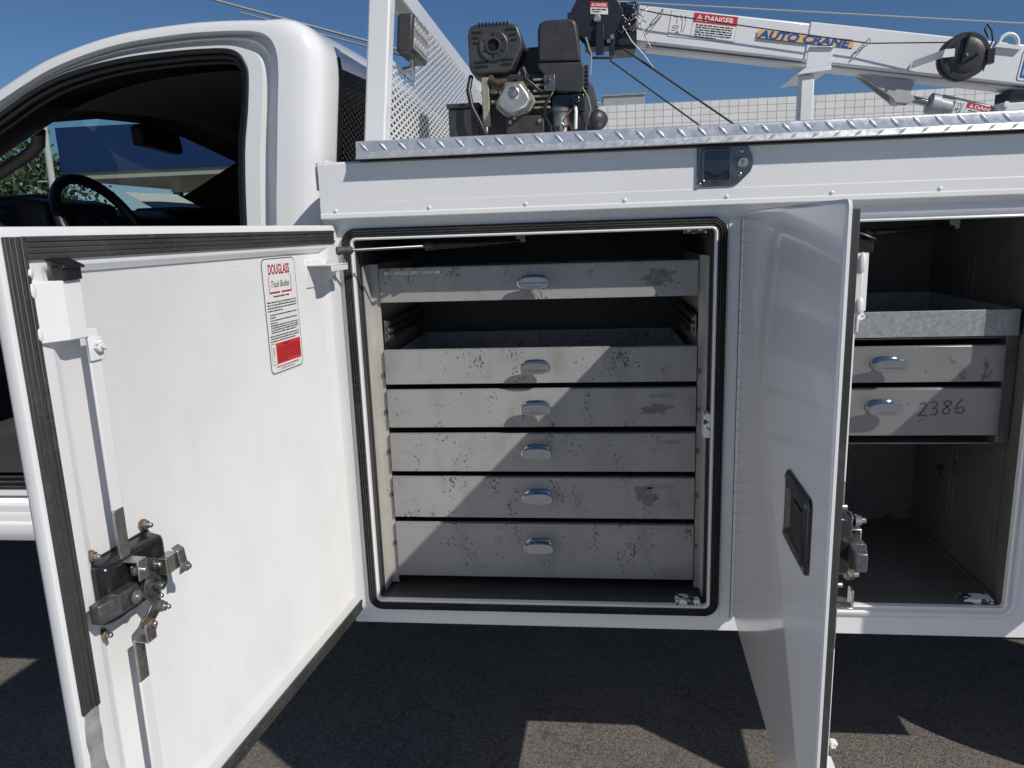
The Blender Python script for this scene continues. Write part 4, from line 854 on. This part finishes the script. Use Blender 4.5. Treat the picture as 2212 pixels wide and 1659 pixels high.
for k in range(7): b.box(0.545, 0.592, YE+0.03+0.004*k, YE+0.034+0.004*k, 1.79+0.010*k, 1.797+0.010*k)
part(b, 'fan_housing', BLACK, eng, smooth=40)
b = MB(); b.lathe([(0.006, 0), (0.022, 0.004), (0.027, 0.014), (0.022, 0.026), (0.006, 0.03)], (0.585, YE+0.01, 1.812), (0.5, -0.8, 0), 18); part(b, 'recoil_knob', BLACK, eng, smooth=60)
b = MB(); b.tube([(0.244, YE+0.02, 1.945), (0.238, YE, 1.905), (0.247, YE-0.01, 1.860), (0.270, YE-0.015, 1.815), (0.290, YE-0.01, 1.770)], 0.007, 8); part(b, 'fuel_hose', RUBC, eng, smooth=70)
b = MB(); b.tube([(0.392, YE-0.004, 1.948), (0.396, YE-0.01, 1.925), (0.420, YE-0.02, 1.905), (0.438, YE-0.01, 1.890)], 0.0055, 8); b.lathe([(0.009, 0), (0.009, 0.02)], (0.388, YE-0.004, 1.955), (0.4, 0, -1), 10); part(b, 'spark_plug_lead', RUBC, eng, smooth=70)
b = MB(); b.tube([(0.548, YE, 1.900), (0.566, YE-0.005, 1.870), (0.572, YE, 1.84), (0.560, YE, 1.80), (0.556, YE, 1.76)], 0.0018, 6); b.tube([(0.560, YE+0.03, 2.03), (0.575, YE+0.03, 1.985), (0.572, YE+0.02, 1.93)], 0.0022, 6); part(b, 'throttle_wire', HOSE, eng)
b = MB(); b.tube([(0.530, YE-0.01, 1.79), (0.532, YE-0.01, 1.835), (0.53, YE, 1.85)], 0.0045, 8); part(b, 'oil_filler', STW, eng)
b = MB(); b.xz(rrect(0.375, 0.545, 1.885, 2.030, 0.025, 4), YE+0.10, YE+0.30); part(b, 'fuel_tank', ENG, eng, bevel=0.006)
for k in range(6):
    b = MB(); b.box(0.416, 0.462, YE+0.004, YE+0.03, 1.850+k*0.0145, 1.855+k*0.0145); part(b, 'cooling_fin', MATS['oxidised_cast'], eng)
b = MB(); b.tube([(0.300, YE+0.02, 1.942), (0.302, YE-0.006, 1.925), (0.322, YE-0.012, 1.918), (0.345, YE-0.004, 1.922)], 0.010, 10); part(b, 'exhaust_elbow', mat('rusty_exhaust', (0.075, 0.05, 0.038), 0.8, var=0.4, vscale=60), eng, smooth=60)
b = MB(); b.tube([(0.470, YE-0.002, 1.888), (0.452, YE-0.02, 1.862), (0.445, YE-0.015, 1.83), (0.462, YE-0.01, 1.80), (0.466, YE-0.01, 1.75)], 0.0042, 8); part(b, 'fuel_line', RUBC, eng, smooth=70)
b = MB(); b.tube([(0.520, YE-0.006, 1.842), (0.508, YE-0.02, 1.825), (0.515, YE-0.018, 1.80), (0.525, YE-0.012, 1.77)], 0.0022, 6); part(b, 'stop_wire', mat('red_wire', (0.12, 0.02, 0.015), 0.5), eng, smooth=70)
b = MB(); b.box(0.446, 0.476, YE-0.006, YE+0.01, 1.892, 1.934); b.lathe([(0.0065, 0), (0.0065, 0.006), (0.004, 0.008)], (0.461, YE-0.006, 1.922), (0, -1, 0), 6); part(b, 'control_bracket', DSTEEL, eng, bevel=0.0015)
for x_, z_ in ((0.352, 1.815), (0.432, 1.815), (0.352, 1.762), (0.432, 1.762)):
    b = MB(); b.lathe([(0.0055, 0), (0.0055, 0.005), (0.003, 0.006)], (x_, YE-0.015, z_), (0, -1, 0), 6); part(b, 'case_bolt', STEEL, eng)
for k in range(3):
    b = MB(); b.lathe([(0.0045, 0), (0.0045, 0.004), (0.0025, 0.005)], (0.365+0.043*math.cos(2.1*k+0.5), YE-0.0145, 1.870+0.045*math.sin(2.1*k+0.5)), (0, -1, 0), 6); part(b, 'cover_screw', STEEL, eng)
box2 = thing('battery_box', 'small black box on the deck left of the engine', 'box', (0.2, 0.55, 1.728))
b = MB(); b.box(0.175, 0.262, YE+0.02, YE+0.17, 1.729, 1.862); part(b, 'case', BLACK, box2, bevel=0.005)
b = MB(); b.box(0.171, 0.266, YE+0.016, YE+0.174, 1.8625, 1.876); part(b, 'box_lid', BLACK, box2, bevel=0.004)
b = MB(); b.tube([(0.262, YE+0.06, 1.85), (0.275, YE+0.05, 1.88), (0.270, YE+0.05, 1.91)], 0.005, 6); part(b, 'battery_cable', RUBC, box2)

# ------------------------------------------------------------------ crane
crane = thing('truck_crane', 'white stowed truck crane boom with warning stickers and black tip winch', 'crane', (2.45, 1.26, 0.86))
th = math.atan(0.1613); ca, sa = math.cos(th), math.sin(th)
YB = 1.20; O = V((0.737, YB, 2.236))
MC = Matrix(((ca, 0, sa, O.x), (0, 1, 0, O.y), (-sa, 0, ca, O.z), (0, 0, 0, 1)))   # local x along the boom, z across it
h = 0.0610
b = MB(MC); b.ext([(0, 0, -h), (0, 0, h), (0, 0.115, h), (0, 0.115, -h)], (0.62, 0, 0)); part(b, 'inner_boom', CRANEW, crane, bevel=0.006)
b = MB(MC); b.ext([(0.60, -0.004, -h-0.003), (0.60, -0.004, h+0.005), (0.60, 0.119, h+0.005), (0.60, 0.119, -h-0.003)], (1.35, 0, 0)); b.box(0.05, 1.9, 0.02, 0.095, -h-0.016, -h-0.004); part(b, 'outer_boom', CRANEW, crane, bevel=0.006)
b = MB(); b.box(2.36, 2.54, 1.15, 1.37, 0.86, 1.98); b.lathe([(0.16, 0), (0.16, 0.1)], (2.45, 1.26, 1.45), (0, 0, 1), 28); part(b, 'mast', CRANEW, crane, bevel=0.01)
# support post and saddle
b = MB(); b.box(1.292, 1.336, 1.10, 1.15, 0.86, 2.012); part(b, 'support_post', CRANEW, crane, bevel=0.004)
b = MB(); b.ext([(1.272, 1.085, 2.012), (1.385, 1.085, 2.022), (1.385, 1.085, 2.034), (1.296, 1.085, 2.031)], (0, 0.25, 0)); b.ext([(1.300, 1.085, 2.030), (1.384, 1.085, 2.034), (1.390, 1.085, 2.092), (1.308, 1.085, 2.097)], (0, 0.006, 0))
b.ext([(1.308, 1.085, 2.095), (1.390, 1.085, 2.090), (1.390, 1.075, 2.092), (1.308, 1.075, 2.097)], (0, 0, 0.003)); part(b, 'boom_saddle', CRANEW, crane, bevel=0.003)
# lift cylinder
b = MB(); b.ext([(1.520, YB+0.03, 2.028), (1.715, YB+0.03, 1.996), (1.705, YB+0.03, 1.955), (1.722, YB+0.03, 1.935), (1.705, YB+0.03, 1.920), (1.655, YB+0.03, 1.925), (1.640, YB+0.03, 1.945)], (0, 0.008, 0)); b.ext([(1.520, YB+0.07, 2.028), (1.715, YB+0.07, 1.996), (1.722, YB+0.07, 1.935), (1.705, YB+0.07, 1.920), (1.655, YB+0.07, 1.925)], (0, 0.008, 0)); part(b, 'gusset', CGREY, crane, bevel=0.002)
A = V((1.675, YB+0.055, 1.950)); B = V((2.30, YB+0.055, 1.775)); dcy = (B-A).normalized()
b = MB(); b.tube([A, A+dcy*0.14], 0.013, 14); rod = part(b, 'cylinder_rod', CHROME, crane, smooth=60)
b = MB(); b.lathe([(0.030, -0.035), (0.030, 0.012)], A, (0, -1, 0), 20); b.lathe([(0.008, 0.012), (0.008, 0.018)], A+V((0.006, 0, 0.006)), (0, -1, 0), 8); part(b, 'cylinder_eye', CGREY, crane, smooth=40)
b = MB(); b.lathe([(0.026, 0.105), (0.036, 0.108), (0.036, 0.135), (0.0305, 0.138), (0.0305, 0.60)], A, dcy, 24); b.tube([A+dcy*0.15+V((0, -0.01, 0.033)), A+dcy*0.55+V((0, -0.01, 0.033))], 0.006, 8); cyl = part(b, 'cylinder_body', CGREY, crane, smooth=40)
b = MB(); b.box(1.985, 2.10, YB-0.02, YB+0.10, 1.845, 1.900); b.lathe([(0.012, 0), (0.012, 0.01)], (2.0, YB-0.02, 1.893), (0, -1, 0), 8); part(b, 'valve_block', CRANEW, crane, bevel=0.003)
b = MB(); b.box(2.02, 2.13, YB+0.0, YB+0.10, 1.908, 1.945); part(b, 'boom_pivot', BLACKP, crane, bevel=0.004)
# lifting ring
b = MB(); c0 = V((1.995, YB-0.01, 2.094)); ex = V((ca, 0, -sa)); ez = V((sa, 0, ca))
b.tube([c0-ex*0.031-ez*0.012]+[c0+0.031*(math.cos(t)*ex*-1+math.sin(t)*ez) for t in [math.pi*k/12 for k in range(13)]]+[c0+ex*0.031-ez*0.012], 0.0065, 10); b.ext([c0-ex*0.044-ez*0.016+V((0, -.008, 0)), c0+ex*0.044-ez*0.016+V((0, -.008, 0)), c0+ex*0.040-ez*0.004+V((0, -.008, 0)), c0-ex*0.036-ez*0.002+V((0, -.008, 0))], (0, 0.025, 0))
part(b, 'lifting_ring', CRANEW, crane, smooth=50)
# stickers
def sticker_frame(b, x0, x1, z0, z1, red_h, big, rows, seed, left=None, fs=0.022):
    o = V((0, -0.0012, 0)); xd = V((1, 0, 0)); yd = V((0, 0, 1))
    b.quad(o, xd, yd, x0, x1, z0, z1, 1); b.quad(o+V((0, -.0004, 0)), xd, yd, x0+0.0008, x1-0.0008, z0+0.0008, z1-0.0008, 0)
    xl = x0 + (left or 0); o2 = o+V((0, -.0008, 0)); o3 = o+V((0, -.0012, 0))
    b.quad(o2, xd, yd, xl+0.001, x1-0.001, z1-red_h, z1-0.001, 2)
    zc = z1-red_h/2; tw = x1-xl
    b.add([o3+xd*(xl+tw*0.06)+yd*(zc-fs*0.36), o3+xd*(xl+tw*0.06+fs*0.95)+yd*(zc-fs*0.36), o3+xd*(xl+tw*0.06+fs*0.475)+yd*(zc+fs*0.46)], [(0, 1, 2)], 0)
    b.quad(o3+V((0, -.0004, 0)), xd, yd, xl+tw*0.06+fs*0.43, xl+tw*0.06+fs*0.52, zc-fs*0.16, zc+fs*0.2, 2)
    b.text('DANGER', o3+xd*(xl+tw*0.06+fs*1.15)+yd*(zc-fs*0.36), xd, yd, fs, 0, bold=0.03, fit=tw*0.86-fs*1.15)
    H = z1-red_h-z0; ys = [z0+H*(1-(k+1.2)/(rows+1)) for k in range(rows)]
    dashes(b, o2, xd, yd, xl+tw*0.08, x1-tw*0.08, ys, H/(rows+1)*0.62, 1, seed, 0.6)
    if left:
        b.quad(o2, xd, yd, xl-0.0004, xl+0.0004, z0, z1, 1)
        for p, q in (((.3, .78), (.3, .5)), ((.3, .78), (.15, .74)), ((.42, .85), (.55, .62)), ((.66, .85), (.68, .62)), ((.55, .6), (.55, .2)), ((.7, .55), (.62, .2)), ((.18, .42), (.42, .42)), ((.42, .42), (.38, .34)), ((.38, .34), (.14, .34)), ((.14, .34), (.18, .42)), ((.10, .24), (.32, .26)), ((.36, .26), (.46, .16)), ((.46, .16), (.3, .17))):
            P = o3+xd*(x0+left*p[0])+yd*(z0+(z1-z0)*p[1]); Q = o3+xd*(x0+left*q[0])+yd*(z0+(z1-z0)*q[1]); s_ = (Q-P).normalized().cross(V((0, 1, 0)))*0.0008
            b.add([P-s_, Q-s_, Q+s_, P+s_], [(0, 1, 2, 3)], 1)
b = MB(MC); sticker_frame(b, 0.118, 0.352, -0.032, 0.055, 0.032, 'DANGER', 6, 21, left=0.080, fs=0.026); part(b, 'danger_sticker', [STW, INK, RED], crane, smooth=0)
b = MB(MC @ Matrix.Translation((0, -0.0045, 0))); b.quad((0, -0.0012, 0), (1, 0, 0), (0, 0, 1), 0.428, 0.758, -0.006, 0.021, 1); b.text('AUTO CRANE', (0.432, -0.0016, -0.0055), (1, 0, 0), (0, 0, 1), 0.036, 0, shear=0.25, bold=0.05, fit=0.318); b.quad((0, -0.0012, 0), (1, 0, 0), (0, 0, 1), 0.428, 0.758, -0.0085, -0.006, 2)
for p in range(1): pass
part(b, 'maker_lettering', [BLUEINK, ORANGE, INK], crane, smooth=0)
A2 = A+dcy*0.16; up_ = V((0, 0, 1))-dcy*dcy.z; up_.normalize(); nrm_ = V((0, -1, 0))
MS = Matrix(((dcy.x, 0, up_.x, A2.x), (dcy.y, 1, up_.y, A2.y-0.0312), (dcy.z, 0, up_.z, A2.z), (0, 0, 0, 1)))
b = MB(MS); b.ext([(0.02, 0.0, -0.024), (0.20, 0.0, -0.024), (0.20, 0.0, 0.026), (0.02, 0.0, 0.026)], (0, 0.004, 0), 0); sticker_frame(b, 0.022, 0.198, -0.0235, 0.0255, 0.019, 'DANGER', 3, 33, left=0.040, fs=0.016); part(b, 'danger_sticker', [STW, INK, RED], cyl, smooth=0)
b = MB(MC); b.xz(rrect(1.322, 1.46, -0.052, 0.048, 0.008, 3), -0.0052, -0.0042, 1); b.xz(rrect(1.3235, 1.4585, -0.0505, 0.0465, 0.007, 3), -0.0058, -0.0053, 0); b.xz(rrect(1.330, 1.452, -0.042, 0.038, 0.004, 3), -0.0064, -0.0059, 2)
for k, (x0, x1) in enumerate(((1.337, 1.3395), (1.3425, 1.346), (1.349, 1.3505))): b.box(x0, x1, -0.0069, -0.0065, -0.034+0.008*k, 0.030, 0)
part(b, 'capacity_chart', [STW, INK, mat('chart_blue', (0.03, 0.12, 0.45), 0.4)], crane, smooth=0)
# boom tip winch
YW = 1.11
b = MB(); oc = [(0.505, 2.262), (0.530, 2.305), (0.560, 2.335), (0.625, 2.338), (0.660, 2.305), (0.690, 2.255), (0.668, 2.200), (0.640, 2.165), (0.560, 2.165), (0.520, 2.205)]
b.xz(oc[::-1], YW, YW+0.008); b.xz([(0.60+(x-0.60)*0.96, 2.25+(z-2.25)*0.96) for x, z in oc][::-1], YW+0.10, YW+0.108); b.lathe([(0.05, 0), (0.05, 0.1)], (0.60, YW+0.006, 2.25), (0, 1, 0), 20); b.box(0.495, 0.512, YW, YW+0.06, 2.235, 2.262)
wi = part(b, 'winch_plate', NAVY, crane, bevel=0.002)
b = MB(Matrix(((1, 0, -0.02, 0.605), (0, 1, 0, YW), (-0.09, 0, 1, 2.268), (0, 0, 0, 1)))); sticker_frame(b, -0.031, 0.031, -0.019, 0.021, 0.018, '', 2, 5, fs=0.013); part(b, 'danger_sticker', [STW, INK, RED], wi, smooth=0)
b = MB(); b.lathe([(0.013, 0), (0.013, 0.008), (0.009, 0.012)], (0.598, YW, 2.236), (0, -1, 0), 12); part(b, 'pivot_bolt', mat('yellow_zinc', (0.62, 0.58, 0.42), 0.35, 0.8), wi)
b = MB(); b.box(0.592, 0.620, YW-0.014, YW, 2.116, 2.212); b.box(0.640, 0.656, YW-0.010, YW+0.05, 2.112, 2.180); b.tube([(0.562, YW-0.006, 2.158), (0.564, YW-0.006, 2.135), (0.582, YW-0.006, 2.108), (0.650, YW-0.006, 2.104)], 0.005, 8); b.box(0.555, 0.735, YW+0.012, YW+0.10, 2.148, 2.19); part(b, 'hook_guard', NAVY, crane, bevel=0.002)
b = MB(); b.box(0.660, 0.735, YW+0.02, YW+0.16, 2.135, 2.262); b.box(0.680, 0.738, YW+0.03, YW+0.15, 2.262, 2.292); b.box(0.690, 0.726, YW+0.015, YW+0.05, 2.240, 2.272); b.lathe([(0.016, 0), (0.016, 0.02), (0.01, 0.026)], (0.700, YW+0.02, 2.205), (0, -1, 0), 14); b.lathe([(0.012, 0), (0.012, 0.014)], (0.676, YW+0.02, 2.158), (0, -1, 0), 12); part(b, 'tip_sheave_block', BLACKP, crane, bevel=0.003)
b = MB(); R = random.Random(4)
for k in range(9):
    x, z = R.uniform(.672, .745), R.uniform(2.20, 2.278); pts = [V((x, YW+0.005, z))]
    for j in range(5): pts.append(pts[-1]+V((R.uniform(-.018, .018), R.uniform(-.006, .006), R.uniform(-.018, .014))))
    b.tube(pts, 0.0017, 6)
b.tube([(0.690, YW, 2.20), (0.715, YW-0.01, 2.155), (0.760, YW-0.01, 2.105), (0.790, YW-0.005, 2.065)], 0.0022, 6); b.tube([(0.730, YW, 2.235), (0.752, YW, 2.200), (0.770, YW, 2.155), (0.790, YW, 2.120), (0.800, YW, 2.150)], 0.002, 6)
part(b, 'wire_tangle', mat('steel_wire', (0.45, 0.43, 0.40), 0.4, 0.7), crane, smooth=70)
b = MB(); b.lathe([(0.009, 0), (0.009, 0.014), (0.006, 0.018)], (0.648, YW-0.010, 2.170), (0, -1, 0), 8); b.lathe([(0.007, 0), (0.007, 0.012)], (0.637, YW-0.010, 2.158), (0, -1, 0), 8); part(b, 'cable_clamp', STEEL, crane)
for p, q, r in (((0.641, YW, 2.098), (1.20, YW-0.01, 1.680), 0.0030), ((0.690, YW, 2.132), (1.42, YW-0.01, 1.618), 0.0036)):
    b = MB(); b.tube([p, q], r, 8); part(b, 'winch_rope', mat('dark_rope', (0.018, 0.022, 0.02), 0.5, 0.3), crane, smooth=70)
# control cable with its eyes and the reel
b = MB(MC); b.tube([(0.005, -0.030, 0.038), (0.08, -0.032, 0.030), (0.45, -0.032, 0.018), (0.80, -0.032, 0.008), (1.045, -0.060, 0.030)], 0.0022, 8); part(b, 'control_cable', RUBC, crane, smooth=70)
for x, z in ((0.082, 0.034), (0.797, 0.012)):
    b = MB(MC); b.tube([(x, -0.001, z-0.008), (x, -0.03, z-0.012), (x+0.004, -0.045, z+0.002), (x+0.002, -0.034, z+0.012), (x-0.002, -0.024, z+0.004), (x-0.022, -0.020, z-0.022), (x-0.034, -0.006, z-0.038), (x-0.020, -0.004, z-0.030), (x, -0.010, z-0.006)], 0.0018, 6); part(b, 'cable_eye', STEEL, crane, smooth=70)
c = V((1.792, 1.03, 2.036)); b = MB(); b.lathe([(0.030, 0.0), (0.052, 0.001), (0.056, 0.004), (0.069, 0.004), (0.072, 0.008), (0.072, 0.016), (0.064, 0.020), (0.063, 0.05), (0.072, 0.053), (0.073, 0.066), (0.06, 0.068)], c, V((0.12, 1, 0.0)), 40); reel = part(b, 'cable_reel', BLACK, crane, smooth=35)
b = MB(); b.tube([c+V((0.0, -0.006, 0.062)), c+V((-0.018, -0.006, -0.028)), c+V((0.030, -0.006, 0.0))], 0.005, 6); b.box(c.x+0.060, c.x+0.082, 1.02, 1.05, 2.005, 2.050); b.tube([(1.858, 1.03, 2.05), (1.868, 1.03, 2.075), (1.862, 1.03, 2.105), (1.846, 1.03, 2.125), (1.840, 1.03, 2.110), (1.852, 1.03, 2.085)], 0.0028, 8); b.tube([(1.853, 1.03, 2.005), (1.846, 1.03, 1.982)], 0.0016, 6); part(b, 'reel_strap', RUBC, reel, smooth=50)
b = MB(); b.lathe([(0.005, 0), (0.004, 0.003)], c+V((0, -0.0005, 0)), (0, -1, 0), 10); part(b, 'reel_bolt', STEEL, reel)
b = MB(); b.ext([(1.715, 1.025, 2.030), (1.752, 1.025, 2.032), (1.752, 1.025, 2.056), (1.722, 1.025, 2.056)], (0, 0.004, 0)); b.ext([(1.715, 1.029, 2.030), (1.722, 1.029, 2.056), (1.690, 1.19, 2.056), (1.683, 1.19, 2.030)], (0, 0.003, 0)); part(b, 'reel_bracket', CRANEW, reel)

# ------------------------------------------------------------------ papers on the dashboard
b = MB(); b.ext([(-1.28, 1.40, 1.656), (-1.22, 1.72, 1.656), (-1.39, 1.76, 1.74), (-1.45, 1.44, 1.74)], (0.002, 0, 0.002)); solo(b, 'paper', PAPER, 'loose sheet of paper propped on the dashboard behind the windshield', 'paper', smooth=0)

# ------------------------------------------------------------------ background
wall = thing('block_building', 'long white painted block building beyond the truck bed', 'building', (14, 23, 0))
YW2 = 23.0; bw, bh = 0.285, 0.205; ZT = 5.22; XL = 0.85
b = MB(); b.box(XL, 40, YW2+0.02, YW2+9, 0, ZT-0.02); part(b, 'wall_core', MORTAR, wall)
b = MB(); b.box(XL, 40, YW2+0.004, YW2+0.0199, 0, ZT-6*bh-0.012); part(b, 'lower_wall', BLOCK, wall)
bk = MB(); bk.box(0, bw-0.016, 0, 0.02, 0, bh-0.014); bkm = mesh_of(bk, 'block', BLOCK)
n_ = 0
for j in range(6):
    for i in range(49):
        inst(bkm, 'block', (XL+i*bw, YW2, ZT-bh*(j+1)), wall)
b = MB(); b.box(XL+49*bw, 40, YW2+0.004, YW2+0.0199, ZT-6*bh-0.010, ZT); part(b, 'far_wall', BLOCK, wall)
b = MB(); b.box(-1.5, XL-0.01, YW2+0.3, YW2+9, 0, ZT+0.15); part(b, 'parapet_end', BLOCK, wall)
unit = thing('rooftop_unit', 'grey boxy rooftop unit on the white block building', 'rooftop unit', (1.7, 25.6, ZT))
b = MB(); b.box(1.02, 2.42, 25.2, 26.4, ZT-0.02, ZT+0.62); part(b, 'casing', ROOFU, unit, bevel=0.01)
b = MB(); b.box(0.99, 2.45, 25.15, 26.45, ZT+0.622, ZT+0.66); part(b, 'cap', ROOFU, unit)
b = MB(); b.box(0.55, 0.95, 25.4, 25.9, ZT, ZT+0.35); b.tube([(0.75, 25.5, ZT+0.2), (0.5, 25.5, ZT+0.45), (0.3, 25.5, ZT+0.3)], 0.06, 8); part(b, 'duct', POLEW, unit)

canopy = thing('canopy', 'flat blue canopy seen through the windshield', 'canopy', (-6, 17, 0))
b = MB(); b.box(-10.9, -0.5, 14.0, 20.5, 3.05, 3.99); part(b, 'fascia', BLUEB, canopy)
b = MB(); b.box(-10.85, -0.55, 14.05, 20.45, 2.90, 3.049); part(b, 'soffit', BEIGE, canopy)
b = MB(); b.box(-9.0, -1.0, 15.0, 15.4, 2.62, 2.899); part(b, 'beam', BEIGE, canopy)
for x in (-8.95, -4.5):
    b = MB(); b.box(x-0.07, x+0.07, 15.1, 15.3, 0, 2.62); part(b, 'column', DARKIN, canopy)
lamp = thing('lamp_post', 'pale slender lamp post left of the blue canopy', 'lamp post', (-9.64, 12, 0))
b = MB(); b.tube([(-9.68, 12, 0), (-9.66, 12, 2.5), (-9.64, 12, 4.1)], [0.075, 0.065, 0.05], 12); part(b, 'pole', POLEW, lamp, smooth=60)
b = MB(); b.box(-9.80, -9.30, 11.85, 12.15, 4.1, 4.18); b.box(-9.95, -9.35, 11.98, 12.02, 2.70, 2.73); part(b, 'lamp_head', POLEW, lamp, bevel=0.01)

def tree(x, y, h, r, label, seed, nleaf=3600, size=0.15):
    t = thing('tree', label, 'tree', (x, y, 0)); R = random.Random(seed)
    b = MB(); zc = h-r*0.95
    b.tube([(x, y, 0), (x+0.08, y, zc*0.5), (x-0.05, y+0.05, zc), (x, y, zc+r*0.4)], [0.20, 0.16, 0.12, 0.05], 9)
    lobes = []
    for k in range(16):
        a1 = R.uniform(0, 2*math.pi); e = R.uniform(-0.5, 1.2); q = R.uniform(0.35, 0.8)*r
        c = V((x+q*math.cos(a1)*math.cos(e), y+q*math.sin(a1)*math.cos(e), zc+q*math.sin(e)*0.9)); lobes.append((c, R.uniform(0.28, 0.48)*r))
        b.tube([(x, y, zc*0.75), (x+(c.x-x)*0.5, y+(c.y-y)*0.5, (zc*0.8+c.z)/2), c], [0.07, 0.05, 0.015], 6)
    part(b, 'trunk', BARK, t, smooth=60)
    b = MB()
    for k in range(nleaf):
        c, q = R.choice(lobes); v = V((R.gauss(0, 1), R.gauss(0, 1), R.gauss(0, 1))).normalized()*q*R.uniform(0.45, 1.05); p = c+v
        e = V((R.gauss(0, 1), R.gauss(0, 1), R.gauss(0, 0.6))).normalized(); f_ = e.orthogonal().normalized(); f_.rotate(Matrix.Rotation(R.uniform(0, 6.3), 3, e)); s = size*R.uniform(0.6, 1.2)
        w_ = e.cross(f_)*s*0.42
        b.add([p-f_*s*0.6, p+w_, p+f_*s*0.6, p-w_], [(0, 1, 2, 3)])
    part(b, 'crown', LEAF, t, smooth=0)
tree(-16.0, 18.8, 4.7, 2.3, 'dark leafy tree at the far left beyond the windshield', 11)
tree(-12.6, 26, 3.9, 1.9, 'low green tree glimpsed below the left end of the blue canopy', 5, 2200, 0.17)
tree(-9.8, 27, 3.2, 1.6, 'small olive tree seen under the middle of the blue canopy', 8, 1800, 0.16)

for nm, pts, r, lb in (('overhead_wire', [(-24, 26, 13.1), (-12.9, 26.2, 10.0), (0.9, 23.2, 5.3)], 0.04, 'pale overhead wire dropping behind the cab roof'),
                       ('overhead_wire', [(-12, 26.3, 9.55), (-6, 24.8, 7.5), (0.9, 23.2, 5.2)], 0.028, 'thinner overhead wire just below the pale one'),
                       ('overhead_wire', [(-6, 25, 9.57), (1.9, 25, 8.69), (14.1, 25, 7.33), (30, 25, 5.6)], 0.024, 'grey overhead wire running above the crane boom')):
    b = MB(); b.tube(pts, r, 6); solo(b, nm, WIRE, lb, 'wire', smooth=70, group='overhead wires')
